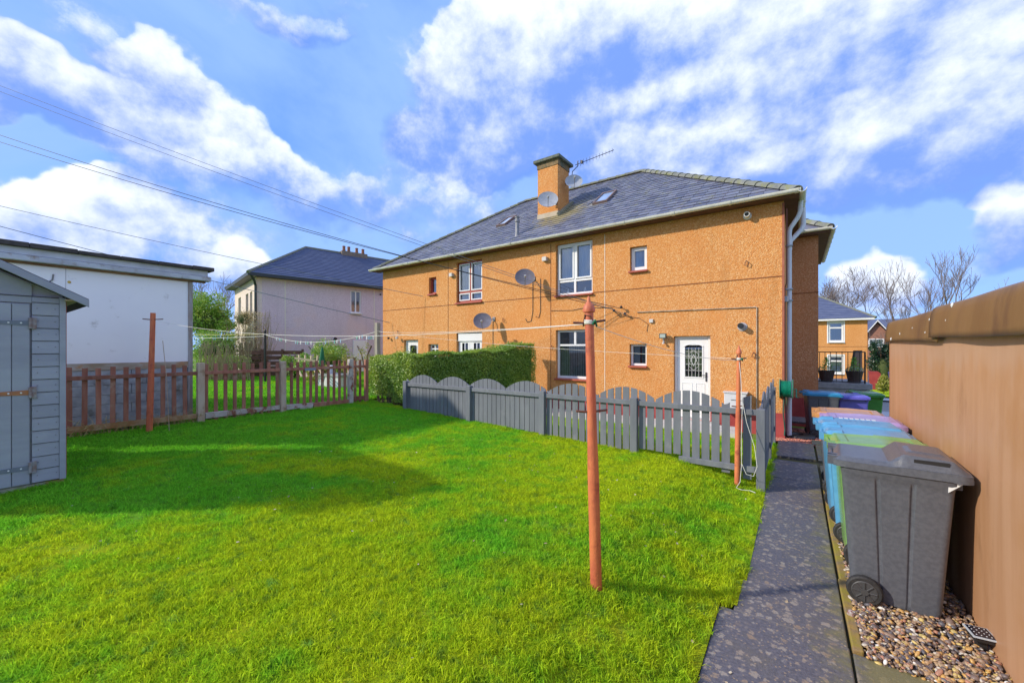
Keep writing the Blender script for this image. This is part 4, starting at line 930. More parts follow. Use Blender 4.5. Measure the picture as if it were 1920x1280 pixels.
MB().box(-1.20, -.92, HY - .245, HY - .235, .70, .712).build('cabinet_slot', BLACKM, cab, True)

# ------------------------------------------------------------------ grey scalloped fence
FY = 6.2
gf = thing('scalloped_fence', 'long grey painted board fence with scalloped top across the back of the lawn', 'fence', (-7.55, FY, .4))
def top_z(x):
    t = ((x + .80) / .945) % 1.0
    return 1.085 + .175 * math.sin(PI * t) ** .8
posts = [-7.50, -5.50, -3.73, -2.06]
for px_ in posts:
    MB().box(px_ - .055, px_ + .055, FY - .10, FY + .0, ground_z(px_, FY) - .1, 1.10).build('post', GREYFENCE, gf, True, bevel=.006)
MB().box(-.43, -.33, FY - .09, FY + .01, -.05, 1.075).build('post', GREYFENCE, gf, True, bevel=.006)
xs_ = [-7.56] + posts[1:] + [-.43]
for a, c in zip(xs_[:-1], xs_[1:]):
    MB().box((a + .056) if a > -7.5 else a + .11, c - .056 if c < -.5 else c, FY - .065, FY - .022, .985, 1.06).build('rail', GREYFENCE, gf, True, bevel=.004)
    if c > -.5: MB().box(-1.4, c, FY - .06, FY - .022, .22, .30).build('rail', GREYFENCE, gf, True, bevel=.004)
x = -7.50; PW = .1
while x < -.50:
    gap = .012 if x < -4 else .028
    zb = ground_z(x, FY) + (.02 if x < -2 else .09) + random.uniform(-.01, .01); y0 = FY - .021 + random.uniform(-.002, .002)
    if not (-.78 < x < -.68):
        n = 3; pr = [(x, zb), (x + PW, zb)] + [(x + PW * (1 - i / n), top_z(x + PW * (1 - i / n) - .0001)) for i in range(n + 1)]
        MB().prism(pr, y0, y0 + .018, 'y').build('picket', GREYFENCE, gf, True)
    x += PW + gap
gr = thing('scalloped_return_fence', 'short grey scalloped fence running back along the path to the house', 'fence', (-.36, FY + .02, 0))
for yy in (7.95, 9.6): MB().box(-.43, -.34, yy - .05, yy + .05, -.05, 1.09).build('post', GREYFENCE, gr, True, bevel=.006)
for a, c in ((FY + .02, 7.90), (8.0, 9.55)):
    MB().box(-.42, -.385, a, c, .975, 1.05).build('rail', GREYFENCE, gr, True); MB().box(-.42, -.385, a, c, .25, .32).build('rail', GREYFENCE, gr, True)
y = FY + .04
while y < 9.5:
    if not (7.88 < y + .05 < 8.02):
        t = lambda q: 1.07 + .19 * abs(math.sin(PI * ((q - 6.2) / .95)))
        MB().prism([(y, .06), (y + .09, .06), (y + .09, t(y + .09)), (y + .045, t(y + .045)), (y, t(y))], -.384, -.366, 'x').build('picket', GREYFENCE, gr, True)
    y += .118

# ------------------------------------------------------------------ brown picket fence on the left
BX = -9.10
bf = thing('brown_picket_fence', 'weathered red brown picket fence along the left edge of the lawn', 'fence', (BX, 1.0, .48))
for yy, m_, h in ((2.63, RAWW, 1.60), (4.09, RAWW, 1.59), (5.70, PALEW, 1.60)):
    MB().box(BX - .02, BX + .09, yy - .055, yy + .055, .3, h).build('post', m_, bf, True, bevel=.01)
MB().box(BX - .0, BX + .08, 6.10, 6.19, .3, 1.58).build('post', BROWNW, bf, True, bevel=.008)
b0 = [(-1.2, 2.56, BROWNW, .615), (2.70, 4.02, PALEW, .60), (4.16, 4.75, PALEW, .58), (4.76, 5.64, BROWNW, .555), (5.77, 6.12, BROWNW, .60)]
for a, c, m_, z in b0: 
    MB().add([(BX + .02, a, z - .06), (BX + .06, a, z - .05), (BX + .06, a, z + .05), (BX + .02, a, z + .06), (BX + .02, c, z - .03), (BX + .06, c, z - .04), (BX + .06, c, z + .05), (BX + .02, c, z + .04)],
             [(0, 1, 2, 3), (7, 6, 5, 4), (0, 4, 5, 1), (1, 5, 6, 2), (2, 6, 7, 3), (3, 7, 4, 0)]).build('lower_rail', m_ if m_ is not BROWNW or a > 2 else mat('split_lower_rail', (.34, .16, .06), (.48, .33, .2), 5, .85, .4, 40), bf, True)
MB().box(BX + .068, BX + .09, 4.44, 4.72, .49, .55).build('repair_block', PALEW, bf, True)
for a, c in ((-1.2, 2.58), (2.69, 4.03), (4.15, 5.64), (5.76, 6.12)):
    MB().box(BX + .025, BX + .06, a, c, 1.375, 1.44).build('upper_rail', BROWNW, bf, True, bevel=.004)
MB().box(BX + .061, BX + .08, 4.55, 4.80, 1.36, 1.42).build('repair_plate', mat('grey_blue_plate', (.25, .28, .36), None, rough=.5), bf, True)
yy = -1.1
while yy < 6.05:
    if all(abs(yy + .035 - q) > .085 for q in (2.63, 4.09, 5.70)):
        w_ = .062; h = 1.575 + random.uniform(-.02, .012); t_ = random.uniform(-.008, .008); x0 = BX - .005
        zb = .50 if yy > 2.7 else .58
        if yy > 4.1: zb = .47
        MB().add([(x0, yy, zb), (x0 + .02, yy, zb), (x0 + .02, yy + w_, zb), (x0, yy + w_, zb), (x0, yy + t_, h), (x0 + .02, yy + t_, h), (x0 + .02, yy + w_ + t_, h - .004), (x0, yy + w_ + t_, h)],
                 [(0,3,2,1),(4,5,6,7),(0,1,5,4),(1,2,6,5),(2,3,7,6),(3,0,4,7)]).build('picket', BROWNW, bf, True)
    yy += .158 if yy < 4.1 else .142
# dry weeds caught along the foot of the fence
V = MB()
for i in range(260):
    y_ = random.uniform(.9, 2.6) if random.random() < .8 else random.uniform(2.6, 4); x_ = BX - .12 + random.uniform(-.04, .22); a = random.uniform(0, 6.28); h = random.uniform(.06, .28); z_ = .50
    V.tube([(x_, y_, z_), (x_ + .4*h*math.cos(a), y_ + .4*h*math.sin(a), z_ + h*.7), (x_ + h*math.cos(a), y_ + h*math.sin(a), z_ + h*random.uniform(.5, 1.1))], .0035, 3, cap=False)
o = V.build('dry_weeds', mat('dry_grass_stem', (.40, .27, .10), (.5, .38, .18), 9, .9)); tag(o, 'dry straw coloured weeds tangled in the foot of the brown fence', 'weeds', kind='stuff')

# ------------------------------------------------------------------ white garage behind the fence
gx = -9.62; gy1 = 2.66
ga = thing('white_garage', 'large white boarded garage with dark felt roof edge behind the brown fence', 'garage', (gx, gy1, .45))
ys_ = [(-.30, 1.0), (1.005, gy1 - .07)]
for a, c in ys_: MB().box(gx - .02, gx, a, c, 1.62, 3.17).build('wall_panel', GARW, ga, True)
MB().box(gx - 4, gx - .021, -.35, gy1 - .05, .3, 3.3).build('body', GARB, ga, True)
MB().box(gx - .02, gx + .02, gy1 - .07, gy1 + .0, .3, 3.20).build('corner_post', mat('flaking_grey_post', (.40, .40, .42), (.30, .24, .20), 14, .85, .4, 40, stretch=(1, 1, .2)), ga, True)
for k in range(7):
    for a in range(13):
        y0 = gy1 - .08 - a * .40 - (.2 if k % 2 else 0)
        MB().box(gx - .02, gx + random.uniform(-.006, .004), y0 - .392, y0, .42 + k * .165, .42 + k * .165 + .158).build('block', GARB, ga, True) if y0 - .39 > -.3 else None
MB().box(gx - .01, gx + .012, -.35, gy1, 1.50, 1.62).build('sill_board', mat('flaking_sill_board', (.34, .26, .17), (.5, .45, .38), 6, .85, .4, 40, stretch=(1, .3, 1), dirt=(.45, .20, .06), dscale=4), ga, True)
wm = mat('flaking_white_fascia', (.55, .60, .66), (.42, .45, .5), 5, .6, .2, stretch=(1, .4, 1), dirt=(.25, .18, .13), dscale=4)
def sl(y): return 3.20 + .0 * (gy1 - y)
b = MB(); b.box(gx + .0, gx + .05, -.35, gy1 + .20, 3.165, 3.20); b.build('brown_batten', mat('brown_batten', (.16, .08, .05), (.3, .18, .1), 8, .8, stretch=(1, .3, 1)), ga, True)
MB().box(gx - .05, gx + .14, -.35, gy1 + .27, 3.20, 3.285).build('fascia', wm, ga, True, bevel=.01)
MB().box(gx - .05, gx + .10, -.35, gy1 + .22, 3.285, 3.40).build('fascia_top', mat('painted_flat_sheet', (.62, .67, .74), (.5, .54, .6), 3, .5), ga, True)
MB().box(gx + .10, gx + .11, -.35, gy1 + .26, 3.282, 3.292).build('drip_edge', BLACKM, ga, True)
b = MB()
for i in range(14):
    y0 = -.38 + i * .5; 
    if y0 > gy1 + .1: break
    b.box(gx - .12, gx + .17 + random.uniform(-.006, .006), y0, min(y0 + .498, gy1 + .31), 3.40, 3.47 + random.uniform(-.012, .01))
b.build('felt_edge', FELT, ga, True, bevel=.012)
MB().box(gx - 4, gx - .1, -.35, gy1 + .25, 3.40, 3.45).build('roof', FELT, ga, True)
MB().tube([(gx + .012, .62 + .02 * i, 2.92 - .02 * math.sin(i * .8) - (.0 if i < 5 else 0)) for i in range(6)] + [(gx + .012, .80, 2.90), (gx + .012, .86, 2.96), (gx + .012, .87, 3.05)], .011, 5).build('dead_tendril', mat('grey_tendril', (.25, .25, .26), None, rough=.9), ga, True)
MB().lathe([(.022, 0), (.018, .012)], (gx, 1.04, 2.95), 10, (1, 0, 0)).build('rust_spot_bolt', mat('yellow_rust', (.6, .4, .08), None, rough=.8), ga, True)

# ------------------------------------------------------------------ grey shed
sx, sy = SHED_X + .05, SHED_Y; Zb = .47
sh = thing('grey_shed', 'grey painted timber shed with boarded door and strap hinges at the left edge', 'shed', (sx, sy, .42))
W0 = -.50                       # other end of the gable
ry = (sy + W0) / 2; ez = 2.44; rz_ = ez + (sy - ry) * .56
MB().prism([(W0, Zb), (sy - .01, Zb), (sy - .01, ez), (ry, rz_ - .02), (W0, ez)], sx - 1.8, sx - .022, 'x').build('body', GREYSHED, sh, True)
MB().box(sx - .03, sx + .022, sy - .035, sy + .012, Zb, ez - .02).build('corner_batten', GREYSHED, sh, True, bevel=.004)
MB().box(sx - .045, sx + .0, sy + .012, sy + .018, Zb + .03, ez - .03).build('red_edge', mat('red_brown_edge', (.4, .07, .05), None, rough=.6), sh, True)
dj = .425                        # hinge side of the door
z = Zb + .01; k = 0
while z < ez + .3:
    h = .134; y1 = sy - .036; y0 = dj + .012 if z < 2.32 else (dj + .012)
    zt = min(z + h - .007, ez - .02)
    if z < ez - .06:
        MB().prism([(sx - .02, z), (sx + .012, z), (sx + .004, zt), (sx - .02, zt)], y0, y1, 'y').build('board', GREYSHED, sh, True, bevel=.002)
    z += h
MB().prism([(W0, 2.345), (dj + .01, 2.345), (dj + .01, ez + .10), (ry, rz_ - .05), (W0, ez)], sx - .02, sx + .004, 'x').build('gable_panel', GREYSHED, sh, True)
MB().box(sx + .004, sx + .010, W0, sy - .04, ez - .03, ez - .022).build('gable_joint', BLACKM, sh, True)
dr = MB().box(sx - .015, sx - .002, -.26, dj, Zb + .0, 2.335).build('door', GREYSHED, sh, True)
yy = dj - .005; ws = [.118, .20, .2, .2, .11]
for w_ in (.118, .16, .16, .16, .085):
    MB().box(sx - .001, sx + .014, yy - w_ + .006, yy, Zb + .01, 2.33).build('door_board', GREYSHED, dr, True, bevel=.003, root=sh); yy -= w_
HG = mat('painted_hinge', (.13, .16, .21), (.17, .2, .25), 9, .5); HR = mat('rusty_hinge', (.42, .17, .06), (.32, .14, .08), 12, .7)
for z, m_ in ((2.135, HG), (1.42, HR), (.645, HG)):
    y1 = dj + .0
    h_ = MB().prism([(y1, z - .026), (y1, z + .026), (y1 - .30, z + .016), (y1 - .30, z - .016)], sx + .0145, sx + .019, 'x').build('strap_hinge', m_, dr, True, root=sh)
    MB().box(sx + .012, sx + .024, y1 - .004, y1 + .042, z - .058, z + .058).lathe([(.012, -.055), (.012, .055)], (sx + .026, y1, z), 8).build('hinge_plate', mat('weathered_hinge_plate', (.22, .15, .14), (.3, .3, .33), 20, .6), h_, True, root=sh)
    b = MB()
    for q in (.06, .14, .22): b.lathe([(.008, 0), (.006, .004)], (sx + .019, y1 - q, z), 8, (1, 0, 0))
    b.build('screws', STICK, h_, True, root=sh)
b = MB(); z = Zb + .08
while z < 2.3:
    for y_ in (sy - .06, dj + .05): b.lathe([(.0045, 0), (.003, .003)], (sx + .0105, y_ + random.uniform(-.006, .006), z), 6, (1, 0, 0))
    z += .134
o = b.build('nail_heads', mat('nail_grey', (.16, .15, .15), None, rough=.5), sh, True); o['kind'] = 'stuff'
for s_, (a, c) in enumerate(((sy + .17, ry), (W0 - .17, ry))):
    za = ez - .56 * .17
    zr = rz_
    MB().prism([(a, za), (c, zr), (c, zr + .07), (a, za + .07)], sx - 1.9, sx + .12, 'x').build('roof', FELT, sh, True)
    MB().prism([(a, za - .02), (c, zr - .02), (c, zr + .06), (a, za + .06)], sx + .12, sx + .14, 'x').build('bargeboard', GREYSHED, sh, True, bevel=.004)
MB().box(sx - 1.8, sx + .10, sy + .0, sy + .15, ez - .055, ez - .04).build('eave_board', RAWW, sh, True)
MB().box(sx - 1.75, sx - .02, -.48, sy - .02, .30, .462).build('concrete_base', mat('pale_rough_base', (.34, .31, .28), (.46, .43, .39), 14, .9, .5), sh, True)
MB().box(sx - .14, sx - .015, sy - .13, sy - .0, .30, .465).build('corner_brick', mat('orange_block', (.38, .20, .10), (.45, .28, .16), 14, .9), sh, True)

# ------------------------------------------------------------------ brown lock-up on the right
bs = thing('brown_lock_up', 'brown sheet clad lock-up garage with overlapping brown capping along the right edge', 'garage', (.985, 7.03, 0))
SX = .985
me_ = MB(); 
n = 46; ys2 = [7.03 - i * (7.9 / n) for i in range(n + 1)]; V = []; 
for y in ys2:
    for z in (-.1, .5, 1.0, 1.5, 1.98): V.append((SX + .012 * math.sin(y * 1.3) * math.sin(z * 1.6) + .006 * math.sin(y * 5 + z), y, z))
F = [(i*5+k, (i+1)*5+k, (i+1)*5+k+1, i*5+k+1) for i in range(n) for k in range(4)]
F = [f[::-1] for f in F]
me_.add(V, F); w_ = me_.build('wall', SHEET, bs, True, smooth=True)
MB().box(SX + .03, SX + 4.5, -.9, 7.02, -.1, 1.99).build('body', SHEET, bs, True)
MB().box(SX + .001, SX + 4.5, 7.02, 7.035, -.8, 1.98).build('end_wall', SHEET, bs, True)
MB().box(SX - .004, SX + .02, 6.985, 7.04, -.05, 1.93).build('corner_trim', mat('corner_trim_brown', (.36, .17, .08), None, rough=.6), bs, True)
def cap(y0, y1, off, ph):
    n = 14; prof = [(-.030, 1.945), (-.030, 1.99), (-.025, 2.07), (-.016, 2.14), (-.004, 2.19), (.016, 2.207), (.15, 2.222), (.6, 2.25)]
    V = []
    for i in range(n + 1):
        t = i / n; y = y0 + (y1 - y0) * t
        for j, (dx, z) in enumerate(prof):
            wv = .008 * math.sin(t * 6 + ph) * (1 if j < 2 else .15) + .006 * math.sin(t * 17 + ph * 2) * (j < 1)
            V.append((SX + dx - off + wv * .5, y + (.04 * (j / 7) if t == 1 else 0), z + (.012 * math.sin(t * 4.2 + ph) if j < 2 else .004 * math.sin(t * 9 + ph)) + off * .5))
    m_ = len(prof); F = [(i*m_+j, i*m_+j+1, (i+1)*m_+j+1, (i+1)*m_+j) for i in range(n) for j in range(m_ - 1)]
    if y1 > y0: F = [f[::-1] for f in F]
    o = MB().add(V, F).build('capping_sheet', CAP, bs, True, smooth=True)
    s = o.modifiers.new('thick', 'SOLIDIFY'); s.thickness = .008; s.offset = -1
    return o
cp = cap(7.10, 4.72, .0, .5); cap(4.86, 2.55, .026, 1.9); cap(2.7, -.9, .004, 3.1)
for y, z in ((6.7, 1.99), (6.2, 2.04), (5.62, 2.08), (5.10, 2.02), (5.02, 2.13), (4.4, 2.09), (4.32, 2.2)):
    MB().lathe([(.016, 0), (.020, .006), (.007, .012)], (SX - .030 - (.026 if y < 4.8 else 0) + (z - 1.99) * .1, y, z), 10, (-1, 0, .1)).build('washer', STICK, bs, True)
MB().box(SX + .55, SX + 4.6, -.9, 7.1, 2.20, 2.26).build('roof', CAP, bs, True)

# ------------------------------------------------------------------ washing line posts and lines
def wash_post(label, base, tip, r0, r1, bars, finial=True, wrap=None):
    b0, t0 = Vector(base), Vector(tip); t = thing('washing_line_post', label, 'post', base, 0, 'red iron washing line posts'); d = (t0 - b0)
    H_ = d.length; ax = d.normalized()
    prof = [(r0, -.1), (r0, .02), (r0 * .98, H_ * .4), (r1 * 1.06, H_ * .55), (r1, H_ * .75), (r1 * .95, H_ - (.11 if finial else 0))]
    MB().lathe(prof, b0, 20, ax).build('shaft', RUST, t, True, smooth=True)
    if finial: MB().lathe([(r1 * .95, 0), (r1 * 1.3, .005), (r1 * 1.36, .02), (r1 * 1.2, .045), (r1 * .8, .065), (r1 * .42, .08), (r1 * .36, .10), (r1 * .2, .115), (.001, .12)], b0 + ax * (H_ - .115), 20, ax).build('finial', RUST, t, True, smooth=True)
    for (h, L, dr_) in bars:
        dv = Vector(dr_).normalized(); c = b0 + ax * h
        MB().tube([c - dv * L, c - dv * L * .4 + Vector((0, 0, -.006)), c + dv * L * .4, c + dv * L + Vector((0, 0, .008))], .0085, 8).build('crossbar', IRON, t, True, smooth=True)
    if wrap: 
        b = MB()
        for i in range(5): b.lathe([(r1 + .004, 0), (r1 + .009, .003), (r1 + .004, .008)], b0 + ax * (wrap + i * .007), 16, ax + Vector((.1 * math.sin(i * 2), .1 * math.cos(i), 0)))
        b.build('rope_wrap', ROPE, t, True, smooth=True)
        MB().tube([b0 + ax * wrap + Vector((r1, -.02, 0)), b0 + ax * (wrap + .03) + Vector((r1 + .02, -.02, 0)), b0 + ax * (wrap - .01) + Vector((r1 + .015, .02, 0))], .008, 5).build('green_twine', GREEN, t, True)
        MB().tube([b0 + ax * wrap + Vector((-r1 - .01, -.01, -.01)), b0 + ax * (wrap + .07) + Vector((-r1 * .5, -r1, 0)), b0 + ax * (wrap + .06) + Vector((r1 * .7, -r1, 0)), b0 + ax * wrap + Vector((r1 + .01, 0, 0))], .006, 5).build('wire', IRON, t, True)
    return t
cd = (CH, SH, 0)    # bars lie roughly across the view
p1 = wash_post('tall rusty red iron washing post standing alone mid lawn', (-1.16, 2.65, .13), (-1.205, 2.618, 2.245), .041, .032, [(1.935, .115, (CH, SH, .04)), (1.30, .11, (CH, SH, 0))], wrap=1.915)
p2 = wash_post('slim red iron washing post with rope wound on it before the grey fence', (-.645, 6.085, .08), (-.625, 6.09, 1.91), .034, .026, [(1.655, .10, cd), (1.02, .085, (CH, SH, 0))], wrap=1.635)
p3 = wash_post('leaning plain topped red iron post before the brown fence beside the shed', (-8.80, 1.85, .46), (-8.765, 1.89, 2.465), .044, .037, [(1.90, .17, (CH * .9, SH * .9, -.03))], finial=False)
def sag(a, b, s, n=14): 
    a, b = Vector(a), Vector(b); return [a.lerp(b, i / n) - Vector((0, 0, 4 * s * (i / n) * (1 - i / n))) for i in range(n + 1)]
def line(name, label, pts, m, r, cat, group=None): 
    return tag(MB().tube(pts, r, 5).build(name, m), label, cat, group)
A1 = (-1.20, 2.62, 2.05); A2 = (-.63, 6.09, 1.735); A3 = (-8.72, 1.93, 2.33); PG = at(707, 621, 12.0)
line('washing_line', 'white washing line from the leaning left post to the middle post', sag(A3, A1, .16), ROPE, .0026, 'washing line', 'washing lines')
line('washing_line', 'white washing line from the grey timber post over the hedge to the middle post', sag(PG, A1, .05), ROPE, .0027, 'washing line', 'washing lines')
line('washing_line', 'long white washing line from the grey timber post to the slim right post', sag(PG, A2, .08), ROPE, .0026, 'washing line', 'washing lines')
line('washing_line', 'short white washing line from the middle post to the slim right post', sag(A1, (A2[0], A2[1] - .02, A2[2] - .02), .07), ROPE, .0026, 'washing line', 'washing lines')
b = MB().tube([(-.62, 6.07, 1.70), (-.60, 6.05, 1.5), (-.58, 6.03, 1.1), (-.59, 6.02, .7), (-.585, 6.0, .35), (-.60, 5.98, .12), (-.64, 5.93, .05), (-.58, 5.9, .045), (-.48, 5.93, .045), (-.42, 5.88, .045)], .0038, 6)
b.tube([(-.60, 6.05, 1.3), (-.53, 6.02, .9), (-.44, 6.0, .6), (-.41, 5.99, .35), (-.45, 5.99, .22), (-.53, 5.99, .23), (-.585, 6.0, .36)], .0035, 6)
tag(b.build('loose_rope', ROPE), 'loose pale rope hanging from the slim right post and trailing on the grass', 'rope')
(MB().tube([(-8.66, 1.99, 2.0), (-8.62, 2.03, 1.4), (-8.60, 2.05, .8), (-8.59, 2.06, .47)], .005, 5).build('hanging_cord', mat('tan_cord', (.45, .33, .25), None, rough=.8), p3, True))
b = MB(); pb = at(708, 700, 12.0); b.box(pb[0] - .06, pb[0] + .06, pb[1] - .06, pb[1] + .06, .3, at(708, 605, 12.0)[2])
gp_ = tag(b.build('timber_line_post', mat('grey_timber', (.30, .27, .22), (.38, .35, .28), 9, .85, .3, 40, stretch=(1, 1, .2)), bevel=.008), 'weathered grey timber post rising behind the left end of the hedge', 'post')

# overhead cables running from a pole beyond the left edge to the house wall
WA = (-3.97, HY - .12, 2.9)
def cable(label, p, q, s, m=CABLE, r=.0085): return line('overhead_cable', label, sag(p, q, s, 24), m, r, 'cable', 'overhead cables to the orange house')
cable('lower of the two thick black cables crossing the sky to the house wall', at(-260, 180, 12), (-3.80, HY - .12, 2.93), .33)
cable('upper of the two thick black cables crossing the sky to the house wall', at(-260, 163, 12.2), WA, .33)
cable('thin grey cable highest in the sky, passing over the roof edge', at(-100, 122, 11.5), (-3.62, HY - .12, 2.75), .10, GREYCABLE, .006)
cable('thin grey cable beside the highest one, passing over the roof edge', at(-100, 133, 11.5), (-4.2, HY - .12, 2.95), .13, GREYCABLE, .006)
cable('low dark cable running over the white garage roof to the left end of the house', at(-120, 392, 13), (-13.62, HY - .06, 2.92) , .1, GREYCABLE, .012)
cable('faint low cable above the white garage, passing in front of the pink house', at(-120, 358, 13), (-11.6, HY - .06, 3.85), .1, GREYCABLE, .009)

# ------------------------------------------------------------------ wheelie bins
def bin_meshes(body, lid, style):   # 240 litre type
    """parts of one two-wheeled bin: hinge and wheels towards -x, opening edge towards +x"""
    out = []
    # body: rounded-corner box tapering to the foot, with shallow vertical ribs
    def ring(z, x0, x1, w, rc, rib):
        pts = []; 
        def corner(cx, cy, a0):
            for i in range(5): a = a0 + PI / 2 * i / 4; pts.append((cx + rc * math.cos(a), cy + rc * math.sin(a)))
        corner(x1 - rc, w - rc, 0)
        L = x1 - x0 - 2 * rc
        for t, dy in ((.70, 0), (.685, rib), (.66, rib), (.645, 0), (.34, 0), (.325, rib), (.30, rib), (.285, 0)): pts.append((x0 + rc + L * t, w - dy))
        corner(x0 + rc, w - rc, PI / 2); corner(x0 + rc, -w + rc, PI)
        for t, dy in ((.285, 0), (.30, rib), (.325, rib), (.34, 0), (.645, 0), (.66, rib), (.685, rib), (.70, 0)): pts.append((x0 + rc + L * t, -w + dy))
        corner(x1 - rc, -w + rc, 3 * PI / 2)
        return [(p[0], p[1], z) for p in pts]
    lv = [(.02, -.19, .255, .225, .04, .002), (.06, -.20, .262, .23, .04, .010), (.45, -.225, .285, .25, .04, .011), (.86, -.25, .31, .272, .035, .012), (.90, -.255, .315, .276, .035, .002), (.93, -.26, .335, .289, .04, .0), (.985, -.26, .34, .291, .04, 0), (.985, -.235, .315, .27, .03, 0), (.90, -.23, .30, .262, .03, 0)]
    V = []; F = []; rings = [ring(*l) for l in lv]; k = len(rings[0])
    for r_ in rings: V += r_
    for i in range(len(rings) - 1):
        for j in range(k): F.append((i*k+j, i*k+(j+1)%k, (i+1)*k+(j+1)%k, (i+1)*k+j))
    F.append(tuple(range(k - 1, -1, -1))); F.append(tuple(range((len(rings) - 1) * k, len(rings) * k)))
    b = MB().add(V, F); out.append(('body', b.mesh('body'), body, True))
    # lid: shallow dome, with raised front half on the charcoal one
    nx_, ny_ = 44, 30; V = []; F = []
    ramp = lambda a, b_, q: max(0.0, min(1.0, (q - a) / (b_ - a)))
    def hx(t):      # t 0 hinge .. 1 front
        if style == 'hump': return .014 + .022 * ramp(.0, .05, t) + .062 * ramp(.44, .54, t) - .010 * ramp(.56, .86, t) - .070 * ramp(.88, .99, t)
        return .012 + .030 * ramp(.0, .06, t) + .010 * ramp(.10, .5, t) - .008 * ramp(.5, .9, t) - .036 * ramp(.91, .985, t)
    x0, x1, w = -.30, .385, .302
    for i in range(nx_ + 1):
        t = i / nx_; x = x0 + (x1 - x0) * t
        cr = 1 - .10 * max(0, (.12 - t) / .12) ** 2 - .10 * max(0, (t - .90) / .10) ** 2
        for j in range(ny_ + 1):
            s = -1 + 2 * j / ny_; e = abs(s)
            h = .010 + (hx(t) - .010) * (1 - ramp(.84, .93, e) * .9)
            if style == 'hump' and e < .34 and .60 < t < .86: h += .008
            if style == 'flat' and .45 < e < .78 and .02 < t < .22: h += .016
            if style == 'ridge' and e < .55 and .16 < t < .80: h -= .010
            V.append((x, s * w * cr, .99 + h))
    k = ny_ + 1
    for i in range(nx_):
        for j in range(ny_): F.append((i*k+j, (i+1)*k+j, (i+1)*k+j+1, i*k+j+1))
    per = [i * k for i in range(nx_ + 1)] + [nx_ * k + j for j in range(1, k)] + [i * k + ny_ for i in range(nx_ - 1, -1, -1)] + [j for j in range(ny_ - 1, 0, -1)]
    nb = len(V); V += [(V[p][0] * 1.003, V[p][1] * 1.004, .958 + (.0 if V[p][0] < .3 else -.006)) for p in per]; V += [(V[p][0] * .96, V[p][1] * .96, .958) for p in per]; L = len(per)
    for i in range(L): F.append((per[i], per[(i+1)%L], nb + (i+1)%L, nb + i)[::-1]); F.append((nb + i, nb + (i+1)%L, nb + L + (i+1)%L, nb + L + i)[::-1])
    F.append(tuple(range(nb + L, nb + 2 * L)))
    out.append(('lid', MB().add(V, F).mesh('lid'), lid, True))
    # hinge bar and lugs
    b = MB().tube([(-.315, -.24, .985), (-.315, .24, .985)], .016, 8)
    for y in (-.23, -.16, .16, .23): b.box(-.335, -.25, y - .014, y + .014, .955, 1.02)
    out.append(('hinge', b.mesh('hinge'), lid, False))
    b = MB().box(.34, .40, -.22, .22, .945, .965).box(.31, .345, -.24, -.22, .90, .96).box(.31, .345, .22, .24, .90, .96)
    out.append(('grab_rail', b.mesh('grab_rail'), body, False))
    if style == 'hump':
        b = MB().box(.12, .285, -.268, -.245, 1.035, 1.068).box(.12, .285, .245, .268, 1.035, 1.068)
        out.append(('handle_slot', b.mesh('handle_slot'), BLACKM, False))
    out.append(('axle', MB().tube([(-.13, -.27, .10), (-.13, .27, .10)], .012, 8).mesh('axle'), BLACKM, False))
    return out
def wheel_meshes():
    t = MB().lathe([(.055, -.024), (.090, -.026), (.098, -.018), (.101, 0), (.098, .018), (.090, .026), (.055, .024)], (0, 0, 0), 28, (0, 1, 0)).mesh('tyre')
    b = MB().lathe([(.072, -.027), (.066, -.030), (.066, .028), (.072, .027)], (0, 0, 0), 24, (0, 1, 0)); b.lathe([(.022, -.038), (.020, .035)], (0, 0, 0), 14, (0, 1, 0))
    for i in range(8):
        a = 2 * PI * i / 8; c, s = math.cos(a), math.sin(a); b.tube([(c * .015, -.030, s * .015), (c * .066, -.029, s * .066)], .0055, 5)
    return t, b.mesh('rim')
WT, WR = wheel_meshes()
for me in (WT, WR): me.polygons.foreach_set('use_smooth', [True] * len(me.polygons)); me.set_sharp_from_angle(angle=R(35))
def wbin(label, loc, rz, body, lid, style, group, sc=1.0, marks=None):
    t = thing('wheelie_bin', label, 'wheelie bin', loc, rz, group); t.scale = (sc, sc, sc)
    for n_, me, m_, smo in bin_meshes(body, lid, style):
        if smo: me.polygons.foreach_set('use_smooth', [True] * len(me.polygons)); me.set_sharp_from_angle(angle=R(28))
        o = mk(n_, me, t, m_)
        if n_ == 'lid': ld = o
        if n_ == 'body': o.modifiers.new('b', 'BEVEL').width = .003
    for y in (-.275, .275):
        w_ = mk('wheel', WT, t, TYRE, (-.13, y, .10)); r_ = mk('rim', WR, w_, RIM)
    if marks:
        b = MB()
        for (x0_, x1_, y0_, y1_, z_) in marks: b.box(x0_, x1_, y0_, y1_, z_, z_ + .002)
        b.build('lettering', STICK, ld)
    return t
rowg = 'wheelie bins lined up against the brown wall'; farg = 'wheelie bins behind the house corner'
mk_ = []
for i in range(8): x_ = .02 + i * .026; mk_.append((x_, x_ + .009, -.10 + .006 * (i % 3), -.065 + .004 * (i % 2), 1.117))
mk_.append((.25, .33, -.10, -.095, 1.112))
wbin('charcoal wheelie bin nearest the camera, with raised lid front and black hand slot', (.555, 4.15, .0), R(-3), BINBLK, BINBLK, 'hump', rowg, 1.035)
wbin('lime green lidded wheelie bin just behind the nearest charcoal one', (.555, 4.72, .03), R(1), BINGRN, BINGRN, 'ridge', rowg)
mm_ = [(-.12 + i * .045, -.12 + i * .045 + .03, -.02 + .004 * (i % 2), .035, 1.068) for i in range(7)]
wbin('light blue wheelie bin behind the lime green one', (.525, 5.16, .03), R(-2), BINBLUE, BINBLUE, 'flat', rowg)
wbin('light blue wheelie bin with white lettering on its lid, next before the purple one', (.50, 5.62, .045), R(2), BINBLUE, BINBLUE, 'flat', rowg, marks=mm_)
